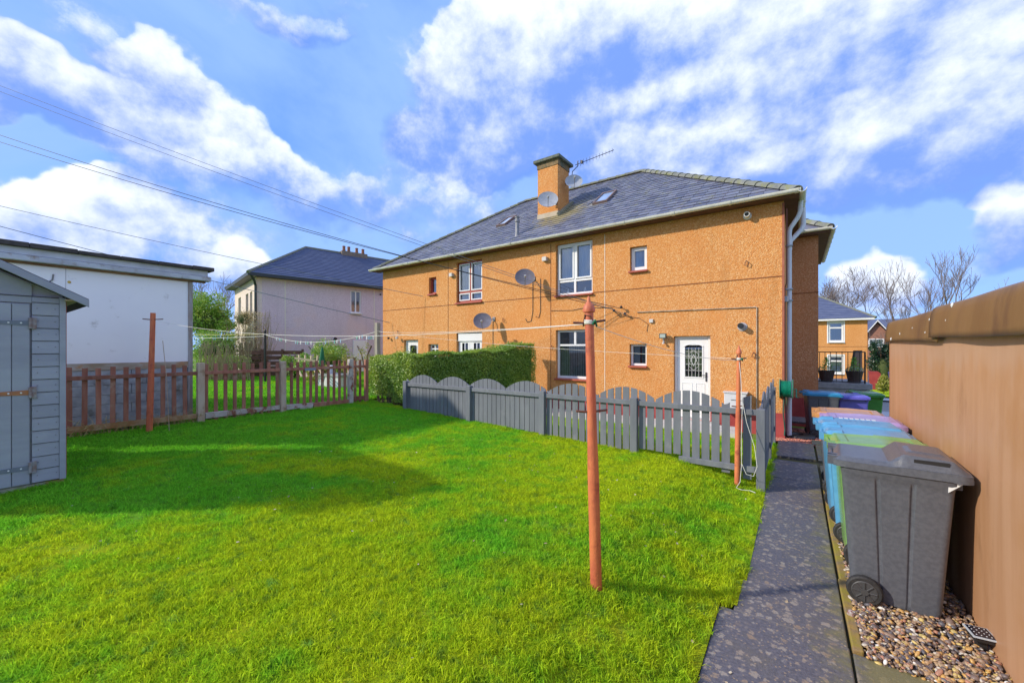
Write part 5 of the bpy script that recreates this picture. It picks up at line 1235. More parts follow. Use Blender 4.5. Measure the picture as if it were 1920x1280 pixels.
wbin('purple lidded wheelie bin between the light blue and the orange brown ones', (.57, 6.08, .045), R(0), BINBLK, BINPUR, 'ridge', rowg)
wbin('orange brown lidded wheelie bin at the far end of the row by the brown wall', (.50, 6.58, .045), R(-1), BINBLK, BINBRN, 'ridge', rowg)
wbin('dark grey wheelie bin with blue lid, leftmost by the orange house corner', (.42, 11.45, ground_z(.4, 11.4) + .0), R(8), BINBLK, BINDBLUE, 'flat', farg)
wbin('violet wheelie bin between the blue lidded and the green one', (.98, 11.95, ground_z(.9, 11.8)), R(-78), BINVIO, BINVIO, 'flat', farg, .97)
wbin('dark green wheelie bin standing behind the violet one', (1.32, 12.75, ground_z(1.3, 12.2)), R(-80), BINDG, BINDG, 'flat', farg)
nb_ = [o for o in COL.objects if o.name.startswith('wheelie_bin')][0]
MB().add([(.275, -.285, .955), (.345, -.285, .955), (.275, -.285, .885), (.275, -.272, .955), (.345, -.272, .955), (.275, -.272, .885)], [(0, 2, 1), (3, 4, 5), (0, 1, 4, 3), (1, 2, 5, 4), (2, 0, 3, 5)]).build('corner_bracket', STICK, nb_)
# fallen leaves and specks on the lawn and path
P = []
for i in range(150):
    x, y = random.uniform(-6.5, .2), random.uniform(.6, 6); P.append((x, y, (lawn_z(x, y) + .03) if x < lawn_edge(y) - .05 else .006))
lf = mk('fallen_leaves', leaf_mesh('fallen_leaves', P, .013, mat('dead_leaf', (.38, .27, .14), (.55, .48, .36), 30, .8, rand=.3, island=True), np.array([[0, 0, 1.5]] * len(P)), .35, .7)); tag(lf, 'small dead leaves and pale specks scattered over the lawn and path', 'leaves', kind='stuff')
tag(MB().lathe([(.016, 0), (.02, .003), (.02, .03), (.012, .035)], (.305, 3.62, .02), 10, (.3, 1, .25)).build('litter_scrap', mat('maroon_scrap', (.20, .03, .03), (.5, .48, .45), 60, .5)), 'small maroon and white scrap of litter lodged in the kerb joint', 'litter')
# the small solar lamp on the gravel against the brown wall
sl_ = thing('solar_lamp', 'small black solar lamp with dotted glass panel on the pebbles by the brown wall', 'lamp', (.93, 3.70, .02), R(8))
MB().box(-.045, .045, -.05, .05, .055, .085).build('housing', BLACKM, sl_, bevel=.004); MB().box(-.055, .055, -.065, .065, .086, .094).build('panel_frame', mat('silver_edge', (.5, .55, .6), None, rough=.3), sl_)
pn = MB().box(-.048, .048, -.058, .058, .0945, .096).build('solar_panel', mat('solar_glass', (.012, .015, .03), None, rough=.15), sl_)
b = MB()
for i in range(4):
    for j in range(4): b.lathe([(.0035, 0), (.0035, .001)], (-.033 + i * .022, -.04 + j * .027, .0962), 6)
b.build('panel_dots', STICK, pn); MB().box(-.02, .02, -.02, .02, -.01, .055).build('foot', BLACKM, sl_)
# hose reel hanging on the white pipe
hr = thing('hose_reel', 'green garden hose reel fixed beside the white downpipe at the house corner', 'hose reel', (-.13, 10.40, .98))
b = MB(); cx, cz = -.13, 1.0
for i in range(9):
    for j in range(2): b.lathe([(.155 + j * .012, -.009), (.167 + j * .012, -.004), (.167 + j * .012, .004), (.155 + j * .012, .009)], (-.27 + i * .022, 10.36, cz), 22, (1, 0, 0))
b.build('hose', HOSE, hr, True, smooth=True)
for x in (-.29, -.06): MB().lathe([(.205, -.006), (.21, 0), (.205, .006)], (x, 10.36, cz), 24, (1, 0, 0)).build('reel_side', mat('green_plastic', (.02, .30, .20), None, rough=.4), hr, True, smooth=True)
MB().tube([(-.05, 10.36, cz), (.0, 10.36, cz), (.0, 10.32, cz - .17), (.04, 10.32, cz - .17)], .012, 6).build('crank', mat('green_plastic', (.02, .3, .2)), hr, True)
MB().tube([(-.21, 10.33, .85), (-.23, 10.31, .5), (-.2, 10.32, .15), (-.21, 10.3, .0)], .012, 6).build('hose_tail', mat('dark_green_hose', (.01, .10, .07), None, rough=.4), hr, True)
# drain ring / coiled black hose on the ground
tag(MB().lathe([(.26, -.01), (.31, 0), (.33, .04), (.31, .075), (.25, .09), (.12, .08), (.1, .03)], (.02, 10.85, ground_z(0, 10.85)), 30).build('black_drain_cover', BLACKM, smooth=True), 'round black plastic drain surround on the red gravel at the pipe foot', 'drain cover')
# two pot-filled steps with railing beside the bay
sb = thing('entrance_steps', 'grey concrete entrance platform beyond the bins with black railing', 'steps', (1.1, 15.2, -.35))
MB().box(.52, 1.68, 14.9, 17, -.6, .70).build('platform', STONE, sb, True); MB().box(.50, 1.73, 14.86, 17, .70, .86).build('coping', STONE, sb, True, bevel=.01)
rl = MB().tube([(.52, 14.95, 1.76), (1.58, 14.95, 1.76), (1.58, 16.9, 1.76)], .014, 6).tube([(.52, 14.95, .90), (1.58, 14.95, .90)], .014, 6).tube([(1.58, 14.95, .86), (1.58, 14.95, 1.76)], .02, 6).build('railing', BLACKM, sb, True)
for i in range(8): MB().tube([(.56 + i * .13, 14.95, .88), (.56 + i * .13, 14.95, 1.76)], .009, 5).build('baluster', BLACKM, rl, True)
def pot(label, x, y, z):
    t = thing('flower_pot', label, 'flower pot', (x, y, z), 0, 'potted plants on the entrance platform')
    MB().lathe([(.13, 0), (.15, .05), (.20, .30), (.215, .34), (.20, .34), (.18, .30)], (0, 0, 0), 18).build('pot', mat('dark_brown_pot', (.05, .03, .03), (.08, .05, .045), 9, .6), t, smooth=True)
    n = 260; P = RNG.normal(0, 1, (n, 3)); P /= np.linalg.norm(P, axis=1, keepdims=True); P = P * [.2, .2, .10] + [0, 0, .37]
    mk('trailing_flowers', leaf_mesh('trailing_flowers', P[:150], .022, leafmat('silver_leaf', (.35, .42, .42), (.5, .55, .55))), t); mk('trailing_leaves', leaf_mesh('trailing_leaves', P[150:], .025, LEAFG), t)
    P = [(random.gauss(0, .09) * (1 - k / 320), random.gauss(0, .09) * (1 - k / 320), .38 + .36 * k / 260) for k in range(260)]
    mk('conifer_shoots', leaf_mesh('conifer_shoots', P, .022, leafmat('bright_conifer_leaf', (.14, .40, .03), (.26, .58, .06))), t)
pot('brown pot with small green conifer, nearer the orange house bay', .74, 15.25, .86); pot('brown pot with small green conifer, nearer the street', 1.38, 15.25, .86)

# ------------------------------------------------------------------ hedge, shrubs and trees
def box_pts(n, x0, x1, y0, y1, zf, z0, rz_=0.0, faces='xXyYt', rough=.07):
    """points over the skin of a clipped hedge block; returns positions and outward normals"""
    w = {'x': (y1 - y0) * 1.4, 'X': (y1 - y0) * 1.4, 'y': (x1 - x0) * 1.4, 'Y': (x1 - x0) * 1.4, 't': (x1 - x0) * (y1 - y0)}
    tot = sum(w[f] for f in faces); P = []; Nn = []
    for f in faces:
        for _ in range(int(n * w[f] / tot)):
            x, y = random.uniform(x0, x1), random.uniform(y0, y1); zt = zf(x, y)
            z = z0 + (zt - z0) * random.random() ** .85; o = random.gauss(0, rough * .45) + .045 * math.sin(x * 7 + z * 5) * math.sin(y * 6 + z * 4)
            o = min(o, .1)
            e = max(0, (z - (zt - .16)) / .16) * .09
            if f == 'x': p, q = (x0 - o + e, y, z), (-1, 0, .2)
            elif f == 'X': p, q = (x1 + o - e, y, z), (1, 0, .2)
            elif f == 'y': p, q = (x, y0 - o + e, z), (0, -1, .2)
            elif f == 'Y': p, q = (x, y1 + o - e, z), (0, 1, .2)
            else: p, q = (x, y, zt + abs(o) * .6), (0, 0, 1)
            P.append(p); Nn.append(q)
    return P, Nn
hg = thing('clipped_hedge', 'thick clipped green hedge running from the brown fence corner back to the orange house', 'hedge', (-8.5, 6.6, .45))
zt1 = lambda x, y: 1.64 + .02 * math.sin(x * 5) + .02 * math.sin(x * 11 + y * 3)
zt2 = lambda x, y: 1.66 + .05 * (y - 6.4) * .9 + .16 * sm(8.6, 9.7, y) + .025 * math.sin(y * 6 + x * 3) + .02 * math.sin(y * 13)
P1, N1 = box_pts(24000, -9.35, -7.72, 6.42, 7.3, zt1, .62, faces='xyYtX')
P2, N2 = box_pts(56000, -8.35, -7.62, 6.44, 9.3, zt2, .5, faces='Xty')
P3, N3 = box_pts(24000, -8.35, -7.55, 8.9, 9.75, zt2, .5, faces='Xty')
shear = lambda p: (p[0] + .45 * max(0, p[1] - 6.7), p[1], p[2])
P2 = [shear(p) for p in P2]; P3 = [shear(p) for p in P3]
P = np.array(P1 + P2 + P3); Nn = np.array(N1 + N2 + N3)
o = mk('foliage', leaf_mesh('foliage', loc_np(P, hg), .021, HEDGEL, Nn * .8), hg); o['kind'] = 'stuff'
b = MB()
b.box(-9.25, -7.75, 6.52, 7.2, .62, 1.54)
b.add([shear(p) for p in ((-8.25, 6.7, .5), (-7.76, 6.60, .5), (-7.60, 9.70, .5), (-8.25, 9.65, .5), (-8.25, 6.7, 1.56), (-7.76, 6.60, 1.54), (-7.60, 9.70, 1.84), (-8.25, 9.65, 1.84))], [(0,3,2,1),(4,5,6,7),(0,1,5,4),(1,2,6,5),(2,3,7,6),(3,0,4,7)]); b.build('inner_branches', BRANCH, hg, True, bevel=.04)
b = MB()
for i in range(46):
    x = random.uniform(-9.2, -7.7); y = random.uniform(6.5, 6.8); b.tube([(x, y, .38), (x + random.gauss(0, .06), y - .03, .62), (x + random.gauss(0, .15), y - .02, .85)], .012, 4)
b.build('stems', TWIG, hg, True)
sp = []
for i in range(26): sp.append((-6.7 + random.gauss(0, .2), 9.4 + random.gauss(0, .2), 1.95 + random.uniform(0, .12)))
mk('top_shoots', leaf_mesh('top_shoots', loc_np(np.array(sp), hg), .03, HEDGEL), hg)

def shrub(name, label, c, rad, n, size, m, cat='shrub', core=True, lumps=6, group=None, flat=False, stems=None):
    c = np.array(c, float); rad = np.array(rad, float); t = thing(name, label, cat, (c[0], c[1], c[2] - rad[2]), 0, group)
    blobs = [(np.array([0, 0, -.25]), .78)] + [(RNG.uniform(-.72, .72, 3) * [1, 1, .9], RNG.uniform(.24, .48)) for _ in range(lumps * 3)]
    P = []; Nn = []
    for i in range(n):
        o_, r_ = blobs[RNG.integers(len(blobs))]; d = RNG.normal(size=3); d /= np.linalg.norm(d); q = o_ + d * r_ * (RNG.uniform(.62, 1.06) if RNG.random() < .93 else RNG.uniform(1.05, 1.35))
        P.append(c + q * rad); Nn.append(d)
    P = np.array(P); ok = P[:, 2] > c[2] - rad[2] * 1.0; P = P[ok]; Nn = np.array(Nn)[ok]
    mk('foliage', leaf_mesh('foliage', loc_np(P, t), size, m, Nn * .7), t)['kind'] = 'stuff'
    if core:
        V0, F0 = icosphere(3); V = V0 * rad * [.6, .6, .5] + c - [0, 0, rad[2] * .3]; V[:, 2] = np.maximum(V[:, 2], c[2] - rad[2]); mk('inner_branches', np_mesh('inner_branches', loc_np(V, t), F0, BRANCH, True), t)
    b = MB()
    for i in range(5):
        a = random.uniform(0, 6.28); b.tube([(c[0], c[1], c[2] - rad[2] - .1), (c[0] + math.cos(a) * rad[0] * .3, c[1] + math.sin(a) * rad[1] * .3, c[2]), (c[0] + math.cos(a) * rad[0] * .7, c[1] + math.sin(a) * rad[1] * .7, c[2] + rad[2] * .6)], .02, 4)
    b.build('stems', TWIG, t, True)
    return t
def S_(u, v, d): return at(u, v, d)
nb = 'shrubs in the neighbouring garden'
shrub('rounded_bush', 'big rounded green bush in front of the pink house', S_(612, 672, 15.5), (1.15, .9, .80), 9000, .035, LEAFG, group=nb)
shrub('rounded_bush', 'small green bush left of the big rounded one by the slatted fence', S_(552, 682, 16.5), (.62, .5, .62), 3500, .035, LEAFG, group=nb, lumps=3)
shrub('yellow_shrub', 'yellow leaved shrub at the foot of the big rounded bush', S_(600, 702, 14.2), (.8, .4, .38), 1800, .035, LEAFY, group=nb, core=False)
shrub('yellow_shrub', 'yellow and orange leaved shrub at the right shoulder of the big rounded bush', S_(655, 690, 13.8), (.45, .35, .62), 1300, .035, LEAFY, group=nb, core=False)
shrub('sparse_shrub', 'sparse yellow stemmed shrub just left of the clipped hedge', S_(684, 664, 12.6), (.35, .3, .45), 260, .028, LEAFY, group=nb, core=False)
shrub('leafy_tree', 'bushy green tree beside the white garage', S_(395, 592, 20), (1.55, 1.4, 1.05), 12000, .05, LEAFG, 'tree')
shrub('mixed_shrub', 'olive green shrub mass below the bushy green tree', S_(408, 640, 18), (1.5, 1, .95), 7000, .04, LEAFG, group=nb)
shrub('low_shrub', 'low green shrub at the far edge of the neighbouring lawn', S_(410, 690, 17), (1.6, .8, .62), 7000, .04, LEAFG, group=nb)
b = MB()
tw = thing('bare_stem_clump', 'brown bare stemmed clump standing in front of the green shrubs beside the white garage', 'shrub', S_(408, 715, 15.5), 0, nb)
for i in range(150):
    u = random.uniform(374, 470); q = Vector(S_(u, 712, 16 + random.uniform(-.5, .5))); h = random.uniform(.8, 1.7) ; a = random.gauss(0, .15)
    b.tube([q, q + Vector((a * .4, a * .3, h * .5)), q + Vector((a, random.gauss(0, .15), h))], .012, 3, radii=[.014, .010, .005])
b.build('stems', DRYT, tw, True)
# wispy top of the green tree
def bare_tree(name, label, base, h, spread, lean=(0, 0), seed=1, depth=6, m=TWIG, cat='tree', group=None, trunk_r=.16, first=.28, n_main=6, rmin=.012, up_bias=.35, twig_n=3):
    rnd = random.Random(seed); t = thing(name, label, cat, base, 0, group); tr = MB(); cr = MB()
    def grow(p, d, L, r, k):
        q = p; pts = [p]; dd = d
        for i in range(3):
            dd = (dd + Vector((rnd.gauss(0, .10), rnd.gauss(0, .10), rnd.gauss(.04, .05)))).normalized(); q = q + dd * L / 3; pts.append(q)
        r1 = r * .62; (tr if k <= 1 else cr).tube(pts, r, 6 if k < 2 else (4 if k < 4 else 3), cap=False, radii=[max(rmin, r + (r1 - r) * i / 3) for i in range(4)])
        if k >= depth: return
        nn = 2 if k < 2 else twig_n
        for i in range(nn):
            sp_ = spread * (.55 if k < 1 else 1); v = Vector((rnd.gauss(0, sp_), rnd.gauss(0, sp_), rnd.gauss(0, sp_ * .5) + up_bias)); nd = (dd + v * .8).normalized()
            grow(pts[-1] if i == 0 or rnd.random() < .4 else pts[rnd.choice((1, 2))], nd, L * rnd.uniform(.62, .86), r1 * rnd.uniform(.75, 1), k + 1)
    B = Vector(base); top_ = B + Vector((lean[0], lean[1], h * first))
    tr.tube([B - Vector((0, 0, .2)), B.lerp(top_, .5) + Vector((rnd.gauss(0, .05), 0, 0)), top_], trunk_r, 8, radii=[trunk_r * 1.25, trunk_r, trunk_r * .85])
    for i in range(n_main):
        a = 2 * PI * i / n_main + rnd.uniform(-.4, .4); grow(top_ - Vector((0, 0, rnd.uniform(0, .12) * h)), Vector((math.cos(a) * spread * 1.3, math.sin(a) * spread * 1.3, 1)).normalized(), h * .26, trunk_r * .6, 1)
    tr.build('trunk', m, t, True, smooth=True); o = cr.build('crown', m, t, True); o['kind'] = 'stuff'
    return t
GR = 'bare trees beyond the far houses'
bare_tree('bare_tree', 'wide bare tree fanning out behind the orange house corner', (2.3, 48, -1), 10.2, .62, seed=4, depth=7, group=GR, trunk_r=.16, first=.2, n_main=6, rmin=.009, m=FARBARK)
bare_tree('bare_tree', 'bare tree with several upright stems above the left end of the brown garage', (7.4, 46, -1), 9.2, .30, seed=9, depth=6, group=GR, trunk_r=.15, first=.25, n_main=3, rmin=.009, m=FARBARK)
bare_tree('bare_tree', 'bare tree with one pale thick stem, right of the upright stemmed one', (9.4, 45, -1), 8.4, .34, seed=12, depth=6, group=GR, trunk_r=.17, first=.45, n_main=3, rmin=.009, m=FARBARK)
bare_tree('bare_tree', 'small bare tree farther right, low over the brown garage roof', (15.6, 60, -1), 7.4, .42, seed=15, depth=6, group=GR, trunk_r=.14, first=.3, n_main=4, rmin=.012, m=FARBARK)
bare_tree('bare_tree', 'faint bare treetops farthest right over the brown garage roof', (20.5, 64, -1), 9.0, .42, seed=22, depth=6, group=GR, trunk_r=.14, first=.3, n_main=4, rmin=.012, m=FARBARK)
bare_tree('bare_tree', 'thin bare sapling beyond the brick house, left of the upright stemmed tree', (8.6, 60, -1), 5.6, .5, seed=31, depth=5, group=GR, trunk_r=.10, first=.3, n_main=4, rmin=.011, m=FARBARK)
bare_tree('bare_tree', 'twiggy bare treetop rising behind the bushy green tree', S_(400, 700, 27), 6.6, .5, seed=41, depth=5, trunk_r=.12, first=.3, n_main=5, rmin=.010, m=DRYT)

# ------------------------------------------------------------------ pink house behind the neighbouring garden
D0 = 19.0; cpx = at(481, 652, D0); a_ = R(11.3)
ph = thing('pink_house', 'pale pink roughcast house with blue slate hipped roof at the far left', 'house', (cpx[0], cpx[1], 0), PI / 2 - a_)
# local +x runs to the right along the long wall, local +y runs away to the left
PLN, PD, PE = 14.0, 6.0, 5.30
b = MB(); hh = [(4.46, 5.06, 3.82, 5.08)]
def wall_local(b, x0, x1, z0, z1, hs, dep=.14):
    n0 = len(b.v); wall_holes(b, x0, x1, z0, z1, hs, 0, dep)
wall_local(b, 0, PLN, 0, PE, hh)
b.box(.0, PLN, PD, PD + .1, 0, PE).box(PLN, PLN + .1, 0, PD, 0, PE)
b.build('wall', PINK, ph)
b = MB(); hs2 = [(1.0, 1.6, 3.2, 4.7), (2.0, 2.7, 3.2, 4.7), (4.1, 4.9, 3.2, 4.7), (2.2, 3.1, .9, 2.1), (3.9, 4.7, .9, 2.1)]
wall_holes(b, 0, PD, 0, PE, hs2, 0, .14)
b.v = [(p[1], p[0], p[2]) for p in b.v]; b.f = [f[::-1] for f in b.f]
b.build('end_wall', CREAM, ph)
window(ph, 4.47, 5.05, 3.83, 5.07, .03, WPVC, [(4.76, None, None)], None, back=(4.5, 5.0, 3.9, 5.0), sill=WPVC, world=False)
for (a, c, d, e) in hs2:
    w_ = MB().box(.08, .13, a, a + .06, d, e).box(.08, .13, c - .06, c, d, e).box(.08, .13, a + .06, c - .06, d, d + .06).box(.08, .13, a + .06, c - .06, e - .06, e).build('window', CREAM, ph)
    MB().box(.11, .12, a + .05, c - .05, d + .05, e - .05).build('pane', mat('dull_pane', (.16, .15, .12), None, rough=.15), w_)
b = MB()
for x in (1.2, 5.8): b.box(x, x + .05, -.015, .01, 0, PE - .05)
b.build('white_bead', WJOINT, ph)
MB().box(-.02, .22, -.012, .01, 0, PE - .04).build('corner_margin', CREAM, ph)
MB().box(-.42, PLN + .4, -.42, PD + .4, PE - .02, PE + .10).build('fascia', mat('dark_fascia', (.03, .04, .05), None, rough=.5), ph)
ra, rb = (PD / 2, PD / 2), (PLN - PD / 2, PD / 2); rh = PE + 2.45; e_ = .42
b = MB(); V = [(-e_, -e_, PE + .10), (PLN + e_, -e_, PE + .10), (PLN + e_, PD + e_, PE + .10), (-e_, PD + e_, PE + .10), (ra[0], ra[1], rh), (rb[0], rb[1], rh)]
b.add(V, [(0, 1, 5, 4), (1, 2, 5), (2, 3, 4, 5), (3, 0, 4)]); prf = b.build('roof', FARROOF, ph)
# courses of slate as real steps on the two slopes in view
b = MB()
def course(b, A, B_, C, D_, n):
    A, B_, C, D_ = map(Vector, (A, B_, C, D_)); nn = (B_ - A).cross(D_ - A).normalized()
    for i in range(n):
        t0, t1 = i / n, (i + 1.12) / n; L0, R0 = A.lerp(D_, t0), B_.lerp(C, t0); L1, R1 = A.lerp(D_, min(t1, 1)), B_.lerp(C, min(t1, 1))
        b.add([L0 + nn * .03, R0 + nn * .03, R1 + nn * .006, L1 + nn * .006, L0, R0], [(0, 1, 2, 3), (4, 5, 1, 0)])
course(b, V[0], V[1], V[5], V[4], 22); course(b, V[3], V[0], V[4], V[4], 22)
b.build('slate_courses', FARROOF, prf)
b = MB(); b.tube([V[0], V[4], V[5]], .09, 6).tube([V[3], V[4]], .09, 6); b.build('ridge_line', RIDGE, prf)
ck = MB().box(5.0, 6.6, PD / 2 - .25, PD / 2 + .25, rh - .8, rh + .14).build('chimney', mat('grey_brown_chimney', (.18, .14, .11), (.25, .2, .15), 5, .9), ph)
for x in (5.2, 5.5, 6.0, 6.4): MB().lathe([(.09, 0), (.10, .05), (.08, .28), (.10, .31), (.09, .36)], (x, PD / 2, rh + .12), 10).build('chimney_pot', mat('clay_pot', (.28, .12, .07), None, rough=.8), ck)
MB().tube([(-.30, -.38, PE + .02), (-.12, -.2, PE - .25), (-.05, -.05, PE - .45), (-.05, -.05, .2)], .055, 8).build('downpipe', mat('dark_pipe', (.03, .045, .04), None, rough=.4), ph)
b = MB().lathe([(.10, 0), (.08, .1)], (3.65, 0, 2.35), 12, (0, -1, 0)); b.build('wall_vent', BLACKM, ph)
MB().lathe([(.05, 0), (.04, .06)], (6.2, 0, 5.0), 10, (0, -1, 0)).build('wall_vent', BLACKM, ph)
MB().box(4.6, 5.4, -.06, .0, .2, 2.30).build('white_door', WPVC, ph, bevel=.01)
# climber on the pink house corner and its window box
cl = thing('climbing_plant', 'dry climbing plant with brown stems covering the left corner of the pink house', 'climber', (cpx[0] - .2, cpx[1] - .2, .5))
P = []
for i in range(2600):
    u = random.gauss(470, 17); v = random.uniform(585, 690); P.append(S_(u, v, 18.6 + random.uniform(-.6, .1) + (abs(u - 481) * .012)))
mk('dry_leaves', leaf_mesh('dry_leaves', loc_np(np.array(P), cl), .035, LEAFO), cl)['kind'] = 'stuff'
b = MB()
for i in range(120):
    u = random.uniform(444, 500); p = Vector(S_(u, 705, 18.3)); q = Vector(S_(u + random.gauss(8 if u > 475 else -2, 12), random.uniform(575, 650), 18.2 + random.uniform(-.2, .3))); b.tube([p, p.lerp(q, .5) + Vector((random.gauss(0, .15), 0, 0)), q], .012, 3, radii=[.016, .011, .005])
b.build('stems', DRYT, cl, True)
P = [S_(random.gauss(459, 9), random.gauss(596, 6), 18.55 + random.uniform(-.2, .1)) for _ in range(700)]
bk = thing('hanging_basket', 'olive green planted basket high on the pink house corner', 'hanging basket', S_(458, 605, 18.4)); mk('foliage', leaf_mesh('foliage', loc_np(np.array(P), bk), .04, LEAFO), bk)
V0, F0 = icosphere(2); mk('basket', np_mesh('basket', loc_np(V0 * [.38, .3, .26] + np.array(S_(458, 598, 18.65)), bk), F0, BRANCH, True), bk)

# ------------------------------------------------------------------ things in the neighbouring garden
def frame_between(p, q): 
    p, q = Vector(p), Vector(q); return p, (q - p)
hf = thing('slatted_fence', 'low dark brown fence of wide horizontal boards below the pink house', 'fence', S_(500, 712, 17.6))
p0, p1_ = Vector(S_(452, 700, 17.8)), Vector(S_(566, 700, 18.4)); p0.z = p1_.z = 0
dv = (p1_ - p0).normalized(); nv = Vector((dv.y, -dv.x, 0))
def plank(b, a, c, z0, z1, th=.02): b.add([a + Vector((0, 0, z0)), c + Vector((0, 0, z0)), c + nv * th + Vector((0, 0, z0)), a + nv * th + Vector((0, 0, z0)), a + Vector((0, 0, z1)), c + Vector((0, 0, z1)), c + nv * th + Vector((0, 0, z1)), a + nv * th + Vector((0, 0, z1))], [(0,3,2,1),(4,5,6,7),(0,1,5,4),(1,2,6,5),(2,3,7,6),(3,0,4,7)]); return b
BW2 = mat('dark_brown_board', (.11, .05, .03), (.17, .08, .05), 8, .8, stretch=(.3, .3, 2), rand=.15)
for z in (.62, .86, 1.10, 1.34, 1.58): plank(MB(), p0, p1_, z, z + .17).build('board', BW2, hf, True)
for t in (0, .33, .66, 1): q = p0.lerp(p1_, t); plank(MB(), q + nv * .021, q + dv * .09 + nv * .021, .3, 1.82, .07).build('post', BW2, hf, True)
pl = thing('black_line_post', 'black metal washing pole in the neighbouring garden', 'post', S_(497, 712, 15.5)); c = Vector(S_(497, 712, 15.5)); tz = S_(497, 618, 15.5)[2]
MB().lathe([(.045, -.2), (.04, tz - c.z - .08), (.05, tz - c.z - .05), (.025, tz - c.z)], c, 10).build('pole', BLACKM, pl, True)
MB().tube([c + Vector((-.12, 0, tz - c.z - .22)), c + Vector((.12, .05, tz - c.z - .22))], .012, 5).build('crossbar', BLACKM, pl, True)
kz = lambda u, v, d: Vector(S_(u, v, d))
ORD = 'first second third fourth fifth sixth seventh eighth ninth tenth eleventh twelfth thirteenth fourteenth fifteenth sixteenth seventeenth'.split()
wl_ = []
wl_.append(('sagging white washing line hung with pegs between the black pole and the timber post', sag(kz(499, 628, 15.4), kz(705, 622, 12.1), .30)))
wl_.append(('yellow washing line from beside the garage to the black pole', sag(kz(362, 627, 17), kz(497, 626, 15.5), .02)))
wl_.append(('lower thin washing line with pegs beside the garage', sag(kz(362, 634, 17), kz(497, 630, 15.5), .02)))
for i, (lb, pts_) in enumerate(wl_): line('washing_line', lb, pts_, ROPE if i != 1 else mat('yellow_line', (.6, .5, .12), None, rough=.6), .008, 'washing line', 'washing lines in the neighbouring garden')
PEG = [mat('peg_white', (.75, .78, .8), None, rough=.4), mat('peg_blue', (.35, .55, .7), None, rough=.4), mat('peg_green', (.2, .5, .4), None, rough=.4)]
def peg(p, k, lb):
    p = Vector(p); b = MB().box(p.x - .012, p.x + .012, p.y - .01, p.y + .01, p.z - .085, p.z + .03); b.box(p.x - .022, p.x - .0125, p.y - .01, p.y + .01, p.z - .085, p.z + .0)
    tag(b.build('clothes_peg', PEG[k % 3]), lb, 'clothes peg', 'clothes pegs')
pl0 = wl_[0][1]
def atl(pts, t): t *= len(pts) - 1; i = min(int(t), len(pts) - 2); return Vector(pts[i]).lerp(Vector(pts[i + 1]), t - i)
for i, t in enumerate((.12, .15, .17, .22, .32, .34, .37, .42, .44, .47, .60, .68, .70, .73, .86, .88, .90)): peg(atl(pl0, t), i, ('white', 'pale blue', 'green')[i % 3] + ' clothes peg, ' + ORD[i] + ' from the black pole on the sagging line')
for i, t in enumerate((.15, .30, .33, .45, .50)): peg(atl(wl_[2][1], t), i, 'clothes peg, ' + ORD[i] + ' from the white garage on the lower thin line')
for i in range(4): peg(at(688 + i * 4, 631, 11.6), i, 'clothes peg, ' + ORD[i] + ' from the left in the bunch beside the timber post')
# timber seat frame with folded green parasol, white table
st = thing('timber_garden_seat', 'light timber slatted garden seat frame beyond the brown fence', 'garden seat', S_(590, 712, 13.6))
for i in range(5):
    u = 556 + i * 11.5; a0, a1 = kz(u + 2, 706, 13.6), kz(u + 5 , 665 + i * .6, 13.9)
    MB().tube([a0, a1], .028, 4).build('slat', YEL, st, True)
MB().tube([kz(553, 671, 13.5), kz(606, 679, 13.5)], .045, 4).build('top_rail', YEL, st, True)
MB().tube([kz(556, 690, 13.4), kz(604, 693, 13.4)], .04, 4).build('seat_rail', YEL, st, True)
b = MB()
for i in range(5): b.tube([kz(560 + i * 10, 694, 13.2), kz(566 + i * 10, 706, 12.9)], .03, 4)
b.build('seat_slats', YEL, st, True)
c = kz(604, 712, 13.5); MB().lathe([(.02, -.1), (.02, .45), (.05, .5), (.10, .6), (.05, 1.0), (.02, 1.12)], c, 9).build('folded_parasol', GREEN, None, smooth=True)
pa = S.objects['folded_parasol']; tag(pa, 'folded green parasol standing at the right end of the timber seat', 'parasol')
tb = thing('white_garden_box', 'white garden storage box seen through the right of the brown fence', 'garden box', S_(630, 715, 13.5)); c = kz(630, 714, 13.6)
MB().box(c.x - .75, c.x + .65, c.y - .3, c.y + .3, .45, .92).build('box', PLAST, tb, True, bevel=.02); MB().box(c.x - .8, c.x + .7, c.y - .34, c.y + .34, .925, 1.0).build('lid', mat('grey_lid', (.3, .31, .33), None, rough=.5), tb, True)
MB().lathe([(.12, 0), (.09, .25), (.05, .28)], (c.x - .3, c.y, 1.0), 12).build('white_flower_vase', PLAST, None, smooth=True); tag(S.objects['white_flower_vase'], 'small white pot standing on the white garden box', 'pot')

# ------------------------------------------------------------------ houses across the street
YF = 40.0
oh = thing('small_orange_house', 'small orange roughcast house with slate hipped roof across the street', 'house', (0, YF, -.9))
hs3 = [(2.05, 2.98, 2.32, 3.90), (2.05, 2.98, -.15, 1.30), (3.2, 4.08, -.88, 1.68)]
b = MB(); wall_holes(b, -6, 4.38, -.9, 4.02, hs3, YF, .15); b.box(4.37, 4.38, YF, YF + 8, -.9, 4.02); b.build('wall', WALLF, oh, True)
for (a, c, d, e) in hs3[:2]:
    window(oh, a + .01, c - .01, d + .01, e - .01, YF + .05, WPVC, (), [e - .45], fw=.11, back=(a + .1, c - .1, d + .1, e - .1), sill=WPVC)
    MB().box(a - .08, a, YF - .02, YF + .02, d - .08, e + .08).box(c, c + .08, YF - .02, YF + .02, d - .08, e + .08).box(a, c, YF - .02, YF + .02, e, e + .08).build('window_surround', WPVC, oh, True)
MB().box(3.2, 4.08, YF + .1, YF + .14, -.88, 1.68).build('dark_doorway', mat('dark_door', (.05, .04, .05), None, rough=.5), oh, True)
MB().prism([(3.0, -.9), (3.22, -.9), (3.55, 1.68), (3.2, 1.68)], YF - .04, YF + .02).build('door_canopy_shade', WALLF, oh, True)
